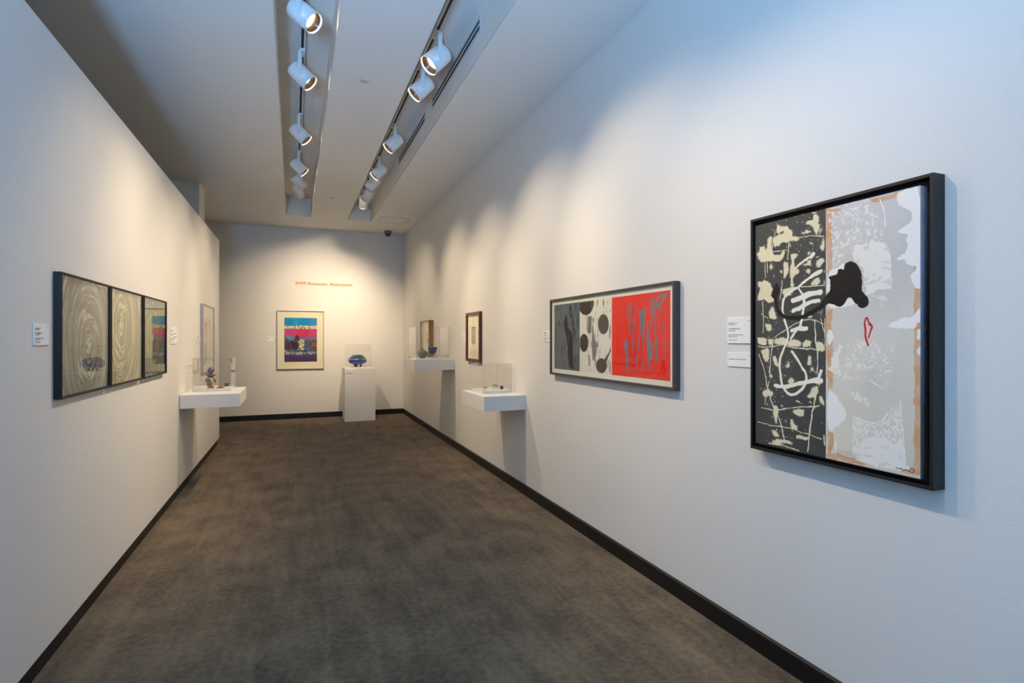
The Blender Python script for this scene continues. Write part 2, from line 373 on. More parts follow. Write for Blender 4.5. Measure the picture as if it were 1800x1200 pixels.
# traced paint marks, in fractions of each picture's width and height (v from the top)
BIG_MARKS = [['blob',[(0.142,0.082),(0.149,0.07),(0.185,0.066),(0.216,0.062),(0.22,0.054),(0.192,0.052),(0.178,0.065),(0.167,0.056),(0.171,0.02),(0.185,0.018),(0.206,0.029),(0.24,0.032),(0.254,0.05),(0.274,0.055),(0.281,0.082),(0.321,0.091),(0.327,0.1),(0.294,0.104),(0.274,0.098),(0.24,0.104),(0.199,0.101),(0.171,0.11),(0.145,0.118)]],['blob',[(0.09,0.088),(0.102,0.068),(0.135,0.066),(0.138,0.077),(0.124,0.101),(0.131,0.135),(0.156,0.151),(0.192,0.15),(0.216,0.136),(0.223,0.12),(0.23,0.138),(0.223,0.162),(0.185,0.183),(0.142,0.179),(0.124,0.173),(0.075,0.172),(0.045,0.174),(0.022,0.154),(0.011,0.131),(0.038,0.112),(0.034,0.099),(0.068,0.101),(0.087,0.126)]],['blob',[(0.366,0.046),(0.385,0.033),(0.416,0.035),(0.419,0.014),(0.441,0.012),(0.456,0.027),(0.456,0.047),(0.462,0.074),(0.447,0.099),(0.435,0.094),(0.426,0.069),(0.398,0.048)]],['blob',[(0.34,0.074),(0.379,0.067),(0.41,0.075),(0.41,0.083),(0.36,0.078),(0.344,0.088)]],['blob',[(0.264,0.158),(0.324,0.162),(0.314,0.175),(0.288,0.184),(0.288,0.2),(0.314,0.227),(0.327,0.236),(0.314,0.247),(0.288,0.257),(0.284,0.281),(0.294,0.298),(0.274,0.297),(0.268,0.264),(0.264,0.231),(0.264,0.206),(0.274,0.191)]],['blob',[(0.237,0.179),(0.247,0.197),(0.251,0.226),(0.234,0.249),(0.216,0.264),(0.213,0.243),(0.22,0.223),(0.216,0.202)]],['blob',[(0.068,0.253),(0.09,0.259),(0.12,0.274),(0.135,0.304),(0.124,0.329),(0.149,0.347),(0.142,0.36),(0.105,0.356),(0.068,0.343),(0.018,0.35),(0.022,0.319),(0.045,0.29),(0.018,0.276),(0.018,0.258),(0.06,0.261)]],['blob',[(0.135,0.37),(0.145,0.389),(0.167,0.432),(0.113,0.43),(0.105,0.4)]],['blob',[(0.438,0.206),(0.471,0.198),(0.489,0.196),(0.492,0.219),(0.471,0.225),(0.453,0.235),(0.438,0.226)]],['blob',[(0.404,0.293),(0.429,0.279),(0.459,0.274),(0.462,0.297),(0.416,0.302)]],['blob',[(0.347,0.21),(0.379,0.205),(0.385,0.194),(0.41,0.196),(0.407,0.223),(0.385,0.217)]],['blob',[(0.391,0.124),(0.41,0.116),(0.422,0.127),(0.416,0.134)]],['blob',[(0.48,0.111),(0.492,0.113),(0.492,0.17),(0.477,0.16),(0.465,0.153),(0.471,0.144)]],['blob',[(0.213,0.305),(0.254,0.303),(0.301,0.298),(0.268,0.333),(0.227,0.335),(0.206,0.321)]],['blob',[(0.379,0.228),(0.404,0.233),(0.391,0.253),(0.372,0.244)]],['blob',[(0.185,0.22),(0.209,0.222),(0.206,0.234),(0.188,0.233)]],['blob',[(0.376,0.169),(0.385,0.158),(0.41,0.153),(0.41,0.165),(0.385,0.172)]],['blob',[(0.105,0.218),(0.12,0.185),(0.135,0.182),(0.131,0.203)]],['blob',[(0.444,0.118),(0.459,0.116),(0.459,0.13)]],['blob',[(0.468,0.071),(0.477,0.071),(0.48,0.092),(0.468,0.09)]],['blob',[(0.483,0.249),(0.495,0.246),(0.495,0.269)]],['blob',[(0.486,0.287),(0.498,0.288),(0.495,0.318)]],['blob',[(0.142,0.035),(0.153,0.035),(0.149,0.049)]],['blob',[(0.385,0.418),(0.41,0.415),(0.416,0.434),(0.398,0.438)]],['blob',[(0.447,0.4),(0.459,0.397),(0.459,0.431)]],['blob',[(0.468,0.405),(0.477,0.405),(0.474,0.44)]],['line',[(0.174,0.027),(0.131,0.093),(0.124,0.177)],0.006],['line',[(0.131,0.13),(0.247,0.141)],0.006],['line',[(0.254,0.105),(0.244,0.178)],0.006],['line',[(0.234,0.105),(0.321,0.093),(0.398,0.095),(0.489,0.108)],0.006],['line',[(0.011,0.131),(0.083,0.13)],0.006],['line',[(0.075,0.172),(0.079,0.245)],0.006],['line',[(0.094,0.178),(0.098,0.225)],0.006],['line',[(0.206,0.267),(0.193,0.349)],0.006],['line',[(0.202,0.308),(0.301,0.302),(0.385,0.303),(0.489,0.308)],0.006],['line',[(0.057,0.356),(0.059,0.429)],0.006],['line',[(0.045,0.409),(0.098,0.428)],0.006],['line',[(0.41,0.005),(0.441,0.008)],0.006],['line',[(0.441,0.189),(0.459,0.187)],0.006],['stroke',[(0.311,0.217),(0.347,0.198),(0.385,0.186)],0.016],['spoly',[(0.385,0.186),(0.416,0.166),(0.435,0.164),(0.432,0.179),(0.41,0.194)]],['spoly',[(0.308,0.303),(0.36,0.278),(0.41,0.257),(0.447,0.242),(0.477,0.241),(0.486,0.249),(0.471,0.258),(0.441,0.265),(0.41,0.27),(0.36,0.29),(0.321,0.308)]],['stroke',[(0.308,0.307),(0.254,0.324),(0.22,0.342),(0.209,0.371),(0.209,0.404),(0.22,0.425)],0.016],['stroke',[(0.321,0.308),(0.34,0.325),(0.36,0.342)],0.012],['stroke',[(0.281,0.358),(0.347,0.347),(0.41,0.333),(0.468,0.332)],0.03],['stroke',[(0.284,0.402),(0.347,0.387),(0.398,0.371),(0.453,0.364)],0.026],['stroke',[(0.36,0.353),(0.36,0.381),(0.352,0.417)],0.016],['blob',[(0.08,0.45),(0.124,0.456),(0.129,0.476),(0.107,0.486),(0.084,0.476)]],['blob',[(0.016,0.517),(0.053,0.512),(0.093,0.522),(0.089,0.548),(0.044,0.548),(0.021,0.538)]],['blob',[(0.098,0.522),(0.133,0.517),(0.133,0.547),(0.102,0.547)]],['blob',[(0.155,0.522),(0.227,0.515),(0.243,0.539),(0.218,0.547),(0.155,0.542)]],['blob',[(0.251,0.532),(0.292,0.522),(0.339,0.529),(0.339,0.553),(0.268,0.556),(0.243,0.547)]],['blob',[(0.347,0.539),(0.377,0.527),(0.404,0.532),(0.4,0.553),(0.351,0.555)]],['blob',[(0.437,0.543),(0.466,0.534),(0.495,0.55),(0.498,0.568),(0.474,0.577),(0.445,0.564)]],['blob',[(0.048,0.571),(0.098,0.565),(0.111,0.583),(0.107,0.619),(0.089,0.63),(0.062,0.61)]],['blob',[(0.142,0.598),(0.163,0.595),(0.172,0.627),(0.185,0.647),(0.155,0.638),(0.137,0.623)]],['blob',[(0.393,0.588),(0.411,0.588),(0.408,0.63),(0.393,0.633),(0.385,0.616)]],['blob',[(0.408,0.639),(0.43,0.639),(0.422,0.657),(0.408,0.653)]],['blob',[(0.243,0.62),(0.264,0.62),(0.259,0.644),(0.218,0.643),(0.243,0.635)]],['blob',[(0.247,0.699),(0.284,0.687),(0.296,0.706),(0.259,0.718)]],['blob',[(0.057,0.76),(0.098,0.742),(0.133,0.76),(0.133,0.78),(0.098,0.778),(0.062,0.785)]],['blob',[(0.133,0.816),(0.168,0.818),(0.176,0.842),(0.172,0.883),(0.159,0.904),(0.146,0.865),(0.137,0.836)]],['blob',[(0.284,0.828),(0.323,0.817),(0.362,0.816),(0.358,0.841),(0.339,0.849),(0.292,0.842)]],['blob',[(0.259,0.869),(0.284,0.867),(0.292,0.885),(0.319,0.887),(0.316,0.902),(0.284,0.908),(0.264,0.893)]],['blob',[(0.377,0.763),(0.408,0.738),(0.43,0.713),(0.455,0.716),(0.452,0.735),(0.437,0.759),(0.393,0.767)]],['blob',[(0.459,0.753),(0.481,0.756),(0.495,0.782),(0.488,0.792),(0.47,0.78)]],['blob',[(0.129,0.927),(0.159,0.929),(0.185,0.946),(0.176,0.955),(0.142,0.951)]],['blob',[(0.133,0.973),(0.193,0.96),(0.243,0.959),(0.284,0.966),(0.259,0.977),(0.21,0.973),(0.185,0.991),(0.142,0.992)]],['blob',[(0.304,0.928),(0.339,0.928),(0.385,0.93),(0.393,0.941),(0.347,0.942),(0.308,0.942)]],['blob',[(0.304,0.783),(0.339,0.783),(0.335,0.792),(0.308,0.792)]],['blob',[(0.12,0.862),(0.142,0.865),(0.133,0.874)]],['blob',[(0.193,0.811),(0.218,0.811),(0.21,0.824)]],['blob',[(0.084,0.809),(0.107,0.82),(0.098,0.826)]],['blob',[(0.107,0.677),(0.129,0.679),(0.124,0.697),(0.111,0.695)]],['blob',[(0.393,0.779),(0.419,0.781),(0.415,0.789),(0.396,0.788)]],['blob',[(0.419,0.798),(0.441,0.801),(0.437,0.81),(0.422,0.809)]],['blob',[(0.362,0.902),(0.377,0.9),(0.374,0.908)]],['line',[(0.15,0.514),(0.227,0.483),(0.308,0.452),(0.37,0.444),(0.43,0.445),(0.488,0.46)],0.006],['line',[(0.021,0.558),(0.107,0.558),(0.227,0.544)],0.006],['line',[(0.235,0.552),(0.308,0.563),(0.43,0.564),(0.498,0.563)],0.008],['line',[(0.142,0.517),(0.124,0.583),(0.109,0.675)],0.01],['line',[(0.03,0.592),(0.071,0.666),(0.093,0.737)],0.007],['line',[(0.107,0.711),(0.098,0.747),(0.08,0.779),(0.075,0.82)],0.006],['line',[(0.098,0.747),(0.133,0.811),(0.185,0.871),(0.222,0.952)],0.011],['line',[(0.048,0.835),(0.142,0.84),(0.268,0.82),(0.37,0.804),(0.466,0.794)],0.008],['line',[(0.021,0.903),(0.124,0.908),(0.251,0.904),(0.347,0.913),(0.474,0.929)],0.006],['line',[(0.43,0.448),(0.437,0.522),(0.452,0.592),(0.448,0.661)],0.009],['line',[(0.498,0.44),(0.496,0.55)],0.008],['line',[(0.47,0.439),(0.495,0.495)],0.005],['line',[(0.437,0.754),(0.419,0.812),(0.4,0.888),(0.385,0.989)],0.01],['line',[(0.491,0.911),(0.495,0.947)],0.012],['line',[(0.062,0.429),(0.062,0.496)],0.005],['line',[(0.107,0.989),(0.227,0.986),(0.323,0.993)],0.008],['stroke',[(0.222,0.438),(0.247,0.483),(0.251,0.517),(0.227,0.552),(0.189,0.602),(0.189,0.652),(0.195,0.691),(0.21,0.735),(0.259,0.762),(0.308,0.758),(0.339,0.737),(0.377,0.702),(0.377,0.664),(0.331,0.627),(0.3,0.595),(0.276,0.576)],0.016],['stroke',[(0.347,0.436),(0.331,0.474),(0.292,0.498),(0.268,0.522)],0.016],['stroke',[(0.276,0.486),(0.323,0.477),(0.374,0.477)],0.028],['stroke',[(0.155,0.729),(0.21,0.733),(0.308,0.715),(0.385,0.697),(0.459,0.686)],0.024],['spoly',[(0.385,0.697),(0.43,0.678),(0.466,0.679),(0.488,0.687),(0.481,0.703),(0.445,0.705)]],['stroke',[(0.459,0.679),(0.474,0.653)],0.02],['tan',[(0.502,0.005),(0.536,0.005),(0.54,0.174),(0.532,0.261),(0.506,0.264)]],['tan',[(0.506,0.0),(0.595,0.015),(0.595,0.029),(0.536,0.027)]],['tan',[(0.753,0.005),(0.896,0.004),(0.89,0.02),(0.835,0.024),(0.759,0.018)]],['tan',[(0.968,0.271),(0.982,0.276),(0.98,0.293),(0.97,0.288)]],['tan',[(0.968,0.347),(1.002,0.353),(1.004,0.391),(1.004,0.45),(0.971,0.445)]],['tan',[(0.506,0.407),(0.54,0.408),(0.54,0.491),(0.506,0.491)]],['tan',[(0.977,0.47),(1.007,0.462),(1.007,0.496),(0.977,0.496)]],['white',[(0.896,0.004),(1.015,-0.002),(1.015,0.358),(0.982,0.348),(0.965,0.33),(0.954,0.308),(0.971,0.29),(0.985,0.281),(0.977,0.272),(0.943,0.266),(0.928,0.254),(0.934,0.246),(0.896,0.245),(0.89,0.233),(0.908,0.229),(0.937,0.223),(0.934,0.212),(0.943,0.196),(0.934,0.178),(0.943,0.164),(0.937,0.155),(0.902,0.151),(0.893,0.145),(0.908,0.136),(0.937,0.127),(0.96,0.119),(0.964,0.097),(0.954,0.082),(0.931,0.068),(0.911,0.058),(0.893,0.038),(0.891,0.016)]],['white',[(0.851,0.474),(0.872,0.46),(0.919,0.45),(0.971,0.445),(0.988,0.422),(1.004,0.416),(1.007,0.462),(0.982,0.47),(0.977,0.487),(0.884,0.486),(0.857,0.483)]],['white',[(0.513,0.27),(0.536,0.242),(0.573,0.245),(0.609,0.225),(0.616,0.249),(0.573,0.274),(0.532,0.291),(0.528,0.339),(0.506,0.338)]],['white',[(0.509,0.385),(0.536,0.381),(0.565,0.397),(0.609,0.392),(0.634,0.369),(0.644,0.362),(0.665,0.375),(0.679,0.39),(0.609,0.399),(0.543,0.403)]],['soft',[(0.658,0.192),(0.672,0.165),(0.74,0.168),(0.766,0.157),(0.835,0.179),(0.853,0.199),(0.872,0.311),(0.869,0.337),(0.848,0.344),(0.798,0.341),(0.759,0.357),(0.733,0.358),(0.713,0.257),(0.672,0.226)]],['speck',[(0.513,0.019),(0.746,0.018),(0.81,0.087),(0.835,0.17),(0.665,0.169),(0.536,0.242)]],['speck',[(0.609,-0.014),(0.746,0.004),(0.759,0.052),(0.609,0.038)]],['speck',[(0.72,0.359),(0.823,0.347),(0.848,0.384),(0.81,0.436),(0.746,0.438)]],['wline',[(0.81,0.015),(0.82,0.039),(0.829,0.072),(0.832,0.117)],0.01],['tan',[(0.511,0.463),(0.542,0.464),(0.542,0.716),(0.511,0.718)]],['tan',[(0.511,0.887),(0.55,0.893),(0.542,0.978),(0.511,0.993)]],['tan',[(0.511,0.985),(0.565,0.972),(0.673,0.975),(0.731,0.989),(0.717,0.996),(0.511,0.998)]],['tan',[(0.973,0.481),(1.016,0.473),(1.016,0.993),(0.973,0.987)]],['tan',[(0.9,0.978),(0.974,0.964),(0.974,0.986),(0.9,0.989)]],['white',[(0.851,0.47),(0.986,0.472),(0.983,0.486),(0.925,0.488),(0.854,0.479)]],['white',[(0.986,0.49),(1.004,0.486),(1.003,0.531),(0.983,0.522)]],['white',[(0.983,0.554),(1.001,0.549),(1.001,0.578),(0.986,0.576)]],['white',[(0.511,0.495),(0.525,0.479),(0.554,0.511),(0.542,0.532),(0.513,0.553)]],['white',[(0.511,0.72),(0.558,0.736),(0.589,0.77),(0.624,0.8),(0.624,0.826),(0.593,0.852),(0.554,0.872),(0.546,0.891),(0.511,0.882)]],['soft',[(0.517,0.643),(0.55,0.59),(0.581,0.542),(0.608,0.547),(0.581,0.579),(0.581,0.605),(0.585,0.661),(0.55,0.66)]],['soft',[(0.658,0.942),(0.695,0.917),(0.752,0.89),(0.834,0.875),(0.88,0.903),(0.912,0.862),(0.925,0.897),(0.934,0.933),(0.931,0.961),(0.962,0.97),(0.912,0.987),(0.787,0.988),(0.68,0.984)]],['mott',[(0.658,0.815),(0.752,0.836),(0.807,0.826),(0.854,0.778),(0.906,0.741),(0.925,0.888),(0.934,0.965),(0.695,0.917),(0.658,0.942)]],['mott',[(0.624,0.726),(0.687,0.727),(0.752,0.748),(0.752,0.777),(0.717,0.77),(0.665,0.754)]],['speck',[(0.542,0.595),(0.62,0.542),(0.752,0.497),(0.874,0.479),(0.9,0.564),(0.861,0.645),(0.848,0.698),(0.752,0.674),(0.581,0.687)]],['wline',[(0.906,0.741),(0.931,0.956)],0.007],['wline',[(0.658,0.815),(0.752,0.836),(0.807,0.826),(0.848,0.788)],0.007],['wline',[(0.752,0.674),(0.828,0.704)],0.007],['wline',[(0.558,0.913),(0.565,0.985)],0.01],['sig',[(0.887,0.977),(0.9,0.982),(0.912,0.976),(0.919,0.984),(0.937,0.976),(0.95,0.984),(0.956,0.969),(0.968,0.969),(0.974,0.98),(0.956,0.984)],0.0035],['black',[(0.167,0.269),(0.185,0.295),(0.188,0.312),(0.178,0.328),(0.171,0.34),(0.142,0.345),(0.124,0.333),(0.138,0.313),(0.145,0.292)]],['bline',[(0.156,0.322),(0.16,0.356),(0.167,0.386),(0.192,0.416),(0.24,0.432),(0.321,0.434),(0.385,0.424),(0.447,0.4),(0.501,0.381)],0.028],['black',[(0.447,0.396),(0.483,0.367),(0.507,0.342),(0.524,0.347),(0.524,0.381),(0.495,0.387)]],['black',[(0.517,0.277),(0.532,0.271),(0.562,0.271),(0.573,0.265),(0.573,0.252),(0.591,0.247),(0.605,0.253),(0.613,0.249),(0.616,0.23),(0.637,0.225),(0.662,0.227),(0.686,0.241),(0.703,0.261),(0.713,0.285),(0.713,0.327),(0.71,0.34),(0.726,0.355),(0.746,0.37),(0.749,0.388),(0.74,0.402),(0.716,0.408),(0.693,0.402),(0.686,0.39),(0.672,0.387),(0.658,0.365),(0.644,0.361),(0.63,0.366),(0.613,0.387),(0.595,0.397),(0.569,0.396),(0.551,0.384),(0.513,0.38),(0.49,0.382),(0.49,0.352),(0.521,0.339),(0.532,0.315),(0.525,0.3),(0.532,0.288)]],['red',[(0.73,0.489),(0.725,0.465),(0.732,0.445),(0.741,0.442),(0.746,0.459),(0.766,0.473),(0.767,0.482),(0.758,0.489)],0.008],['red',[(0.727,0.467),(0.732,0.492),(0.729,0.514),(0.745,0.546)],0.01],['red',[(0.749,0.468),(0.768,0.477),(0.756,0.497),(0.747,0.518)],0.008]]
PRINT_MARKS = [['grey',[(0.028,0.056),(0.302,0.056),(0.302,0.94),(0.028,0.94)]],['cream',[(0.302,0.056),(0.582,0.056),(0.582,0.94),(0.302,0.94)]],['dark',[(0.144,0.276),(0.164,0.182),(0.175,0.25),(0.183,0.48),(0.187,0.604),(0.175,0.623),(0.164,0.479),(0.139,0.382)]],['dark',[(0.187,0.613),(0.194,0.404),(0.217,0.424),(0.232,0.537),(0.232,0.781),(0.243,0.92),(0.209,0.915),(0.191,0.87),(0.181,0.709)]],['dark',[(0.202,0.101),(0.212,0.102),(0.213,0.254),(0.202,0.234)]],['dark',[(0.055,0.104),(0.091,0.119),(0.088,0.128),(0.059,0.12)]],['slate',[(0.418,0.335),(0.428,0.362),(0.441,0.519),(0.46,0.588),(0.457,0.71),(0.435,0.798),(0.422,0.782),(0.417,0.624)]],['slate',[(0.382,0.243),(0.415,0.247),(0.412,0.449),(0.392,0.466),(0.376,0.448)]],['slate',[(0.384,0.728),(0.396,0.723),(0.399,0.864),(0.389,0.865)]],['slate',[(0.369,0.242),(0.374,0.242),(0.376,0.43),(0.369,0.412)]],['disc',[(0.302,0.059),(0.435,0.059),(0.433,0.117),(0.418,0.177),(0.396,0.218),(0.366,0.232),(0.335,0.22),(0.311,0.185),(0.302,0.161)]],['disc',[(0.561,0.357),(0.56,0.383),(0.557,0.407),(0.552,0.429),(0.545,0.447),(0.536,0.461),(0.527,0.469),(0.516,0.472),(0.506,0.469),(0.496,0.46),(0.488,0.445),(0.48,0.426),(0.475,0.403),(0.471,0.377),(0.47,0.351),(0.471,0.324),(0.475,0.299),(0.48,0.276),(0.488,0.258),(0.496,0.245),(0.506,0.237),(0.516,0.235),(0.527,0.239),(0.536,0.249),(0.545,0.264),(0.552,0.283),(0.557,0.306),(0.56,0.331)]],['disc',[(0.384,0.577),(0.383,0.602),(0.38,0.626),(0.376,0.647),(0.369,0.666),(0.361,0.68),(0.353,0.688),(0.343,0.692),(0.334,0.69),(0.325,0.681),(0.317,0.668),(0.31,0.65),(0.305,0.628),(0.305,0.528),(0.31,0.506),(0.317,0.487),(0.325,0.474),(0.334,0.465),(0.343,0.463),(0.353,0.466),(0.361,0.474),(0.369,0.488),(0.376,0.506),(0.38,0.528),(0.383,0.552)]],['disc',[(0.546,0.839),(0.545,0.859),(0.542,0.878),(0.536,0.895),(0.529,0.91),(0.52,0.921),(0.51,0.929),(0.5,0.933),(0.49,0.933),(0.48,0.928),(0.471,0.918),(0.463,0.905),(0.457,0.889),(0.454,0.87),(0.452,0.85),(0.454,0.83),(0.457,0.811),(0.463,0.793),(0.471,0.778),(0.48,0.767),(0.49,0.759),(0.5,0.756),(0.51,0.758),(0.52,0.763),(0.529,0.773),(0.536,0.786),(0.542,0.802),(0.545,0.82)]],['disc',[(0.521,0.777),(0.542,0.729),(0.562,0.686),(0.575,0.611),(0.576,0.669),(0.557,0.736),(0.539,0.805)]],['redp',[(0.585,0.056),(0.978,0.056),(0.978,0.94),(0.585,0.94)]],['drip',[(0.782,0.237),(0.828,0.205),(0.831,0.238),(0.822,0.332),(0.819,0.455),(0.792,0.454),(0.789,0.329)]],['drip',[(0.748,0.233),(0.786,0.237),(0.816,0.217),(0.834,0.182),(0.828,0.229),(0.798,0.248),(0.761,0.241)]],['drip',[(0.834,0.342),(0.845,0.362),(0.854,0.521),(0.874,0.577),(0.874,0.707),(0.857,0.773),(0.839,0.756),(0.834,0.615)]],['drip',[(0.885,0.181),(0.924,0.16),(0.951,0.093),(0.951,0.147),(0.919,0.195),(0.902,0.229),(0.885,0.236)]],['drip',[(0.863,0.112),(0.88,0.106),(0.874,0.244),(0.868,0.373),(0.86,0.41)]],['drip',[(0.883,0.273),(0.894,0.256),(0.885,0.356),(0.891,0.485),(0.883,0.503)]],['drip',[(0.885,0.522),(0.902,0.503),(0.902,0.75),(0.891,0.751)]],['drip',[(0.673,0.591),(0.7,0.521),(0.71,0.57),(0.71,0.719),(0.716,0.818),(0.71,0.908),(0.696,0.89),(0.687,0.681)]],['drip',[(0.713,0.194),(0.717,0.194),(0.724,0.432),(0.716,0.451)]],['drip',[(0.691,0.251),(0.699,0.256),(0.696,0.291)]],['drip',[(0.767,0.695),(0.776,0.685),(0.776,0.897),(0.767,0.899)]],['drip',[(0.801,0.731),(0.809,0.731),(0.807,0.864),(0.798,0.865)]],['drip',[(0.842,0.784),(0.863,0.8),(0.857,0.876),(0.848,0.858)]],['drip',[(0.792,0.454),(0.816,0.455),(0.81,0.597),(0.801,0.521)]],['drip',[(0.951,0.245),(0.913,0.253),(0.908,0.235)]],['drip',[(0.891,0.182),(0.902,0.092),(0.972,0.075),(0.945,0.128),(0.924,0.115)]],['sdrip',[(0.91,0.485),(0.945,0.477),(0.956,0.656),(0.945,0.701),(0.935,0.63),(0.924,0.757),(0.916,0.649)]],['sdrip',[(0.703,0.122),(0.834,0.239),(0.834,0.785),(0.761,0.812),(0.703,0.521)]],['sdrip',[(0.834,0.145),(0.902,0.083),(0.977,0.469),(0.972,0.699),(0.891,0.797),(0.868,0.521)]],['sdrip',[(0.586,0.353),(0.604,0.354),(0.604,0.458),(0.59,0.458)]]]

# ------------------------------------------------------------------ wall placing
def on_right(y, z): return (XR, y, z), R(-90)          # local +x = viewer's right, -y = out of the wall
def on_left(y, z): return (lwx(y), y, z), R(90) - LROT
def on_back(x, z): return (x, YB, z), 0.0

def picture(name, label, where, w, h, depth, lip, frame_m, inner_y, group=None, glass=True, cat='picture', back_m=None, lip_in=None):
    loc, rz = where
    t = thing(name, label, cat, loc, rz, group)
    prof = [(0, -0.001), (0, -depth), (lip, -depth), (lip, -0.001)]
    bevel(MB().frame(-w/2, w/2, 0, h, prof).obj('frame', frame_m, t), 0.0015)
    MB().box(-w/2+lip, w/2-lip, -0.008, -0.002, lip, h-lip).obj('backing_board', back_m or frame_m, t)
    if glass:
        MB().box(-w/2+lip, w/2-lip, -inner_y-0.002, -inner_y, lip, h-lip).obj('glass', M_GLASS, t)
    return t

# ------------------------------------------------------------------ large mixed-media painting (right wall)
def big_paint(U, V):
    asp = 0.73/1.02
    wu = U + 0.012*(N1.fbm(U*22, V*30)-0.5)*2; wv = V + 0.010*(N2.fbm(U*22, V*30)-0.5)*2
    fu = U + 0.006*(N1(U*90, V*120)-0.5)*2; fv = V + 0.006*(N2(U*90, V*120)-0.5)*2
    wu2 = wu*0.5+fu*0.5+0.008*(N3(U*60, V*80)-0.5); wv2 = wv*0.5+fv*0.5
    left = U < 0.5
    base_l = np.stack([60+14*N1.fbm(U*8, V*8), 61+14*N1.fbm(U*8, V*8), 60+14*N1.fbm(U*8, V*8)], -1)
    g = N2.fbm(U*5, V*4); g2 = N3.fbm(U*3+5, V*3)
    base_r = np.stack([190+22*g+14*V, 187+20*g+8*V, 184+16*g-6*V+8*(1-V)*g2], -1)
    img = np.where(left[..., None], base_l, base_r)
    cream = (230, 220, 190); bright = (238, 231, 212); white = (238, 234, 228); soft = (234, 228, 218)
    speck = (N1.fbm(U*60, V*80) > 0.52)*1.0; speck2 = (N2.fbm(U*95, V*110, 3) > 0.50)*1.0
    fleck = (N3.fbm(U*110, V*150, 2) > 0.80)*1.0
    # loose flecks of cream on the dark panel
    img = np.where((left & (fleck > 0) & (N1.fbm(U*9, V*9) > 0.52))[..., None], np.array(cream, float)*0.85, img)
    RIGHT = ('white','soft','speck','mott','wline','tan','sig')
    J1 = (N2.fbm(U*34, V*34)-0.5)*2; J2 = (N3.fbm(U*34, V*34)-0.5)*2; K1 = N3.fbm(U*75, V*42, 4)-0.5; K2 = N1.fbm(U*26, V*60, 3); K3 = N2.fbm(U*30, V*30)[..., None]
    K4 = N1.fbm(U*50, V*50); K5 = N1.fbm(U*14, V*14); K6 = N1.fbm(U*60, V*60); K7 = N3.fbm(U*130, V*130, 2) > 0.92
    order = ('tan', 'speck', 'mott', 'soft', 'white', 'wline', 'sig', 'blob', 'line', 'spoly', 'stroke', 'bline', 'black', 'red')
    for kind in order:
        for mk in BIG_MARKS:
            if mk[0] != kind: continue
            p = mk[1]
            if kind in ('blob',):
                m = sum(inpoly(wu2+a_, wv2+b_, p)*1.0 for a_, b_ in ((0,0),(.006,0),(-.006,0),(0,.006),(0,-.006),(.011,.002),(-.011,-.002)))/7
                m = sst(0.16, 0.80, m+0.5*K1)*(0.72+0.5*K2)
                cc = np.array(cream) - 14*K3 * np.array([0.6, 0.8, 1.3])
                mm = np.clip(m*1.2, 0, 1)[..., None]*(left[..., None])
                img = img*(1-mm) + cc*mm
            elif kind in ('line', 'stroke', 'bline', 'wline', 'red', 'sig'):
                q = smooth(p, 2); jit = 0.0 if kind in ('red', 'sig') else 0.005
                dd = distline(U+jit*J1, V+jit*J2, q, asp)
                wd = mk[2]/2*0.66
                if kind == 'line': wd = wd*(0.15+1.1*K4)
                elif kind == 'stroke': wd = wd*(0.8+0.45*K5)
                elif kind == 'wline': wd = wd*(1.5*K6-0.2)
                m = 1-sst(wd*0.8, wd*1.1+0.0008, dd)
                if kind == 'line': m = m*left
                rgb = {'line': cream, 'stroke': bright, 'bline': (14, 12, 15), 'wline': white, 'red': (190, 24, 30), 'sig': (70, 62, 58)}[kind]
                img = mixc(img, m, rgb)
            elif kind == 'spoly':
                img = mixc(img, inpoly(fu*0.3+U*0.7, fv*0.3+V*0.7, smoothc(p, 2))*1.0, bright)
            elif kind == 'black':
                m = inpoly(fu*0.25+U*0.75, fv*0.25+V*0.75, smoothc(p, 2))*1.0
                img = mixc(img, m, (14, 12, 15))
                img = mixc(img, m*K7, (110, 108, 112))
            elif kind == 'tan':
                m = inpoly(wu, wv, p)*0.9*(0.62+0.38*sst(0.35, 0.6, N2.fbm(U*14, V*20)))*(~left)
                img = mixc(img, m, (210, 152, 108))
            elif kind == 'white':
                m = inpoly(fu*0.5+U*0.5, fv*0.5+V*0.5, smoothc(p, 1))*1.0
                img = mixc(img, m*(~left), white)
            elif kind == 'soft':
                m = inpoly(wu2, wv2, p)*1.0; m = m*(1-0.55*((N1.fbm(U*25+V*20, V*70) > 0.66)))
                img = mixc(img, m*(~left), soft)
            elif kind == 'speck':
                m = inpoly(wu+0.03*(g-0.5), wv+0.05*(g2-0.5), p)*(0.25+0.6*speck)*speck2*(N3.fbm(U*12, V*12) > 0.38)
                img = mixc(img, m*(~left), soft)
            elif kind == 'mott':
                m = inpoly(wu2, wv2, p)*(0.2+0.7*speck2)
                img = mixc(img, m*(~left), soft)
    # comb mark near the lower edge and the seam between the two panels
    cm = (U > 0.565) & (U < 0.70) & (V > 0.955) & (V < 0.985) & (np.sin(U*700) > 0)
    img = mixc(img, cm*0.28, (150, 100, 60))
    seam = np.abs(U-0.5) < 0.0022
    return mixc(img, seam*0.75, (52, 60, 60))

M_BLACKFRAME = mat('black_stained_wood', (25, 23, 28), 0.45, vary=0.15, vscale=20)
t = thing('abstract_painting', 'large two-panel abstract painting in deep black float frame, nearest on the right wall', 'painting', *on_right(1.6075, 0.985))
bevel(MB().frame(-0.4025, 0.4025, 0, 1.085, [(0,-0.001),(0,-0.063),(0.012,-0.063),(0.012,-0.014),(0.05,-0.014),(0.05,-0.001)]).obj('frame', M_BLACKFRAME, t), 0.001)
painted('canvas', -0.3675, 0.3625, 0.032, 1.05, -0.066, 460, 640, big_paint, M_PAINT, t, sides=0.051, side_rgb=(190, 190, 204))

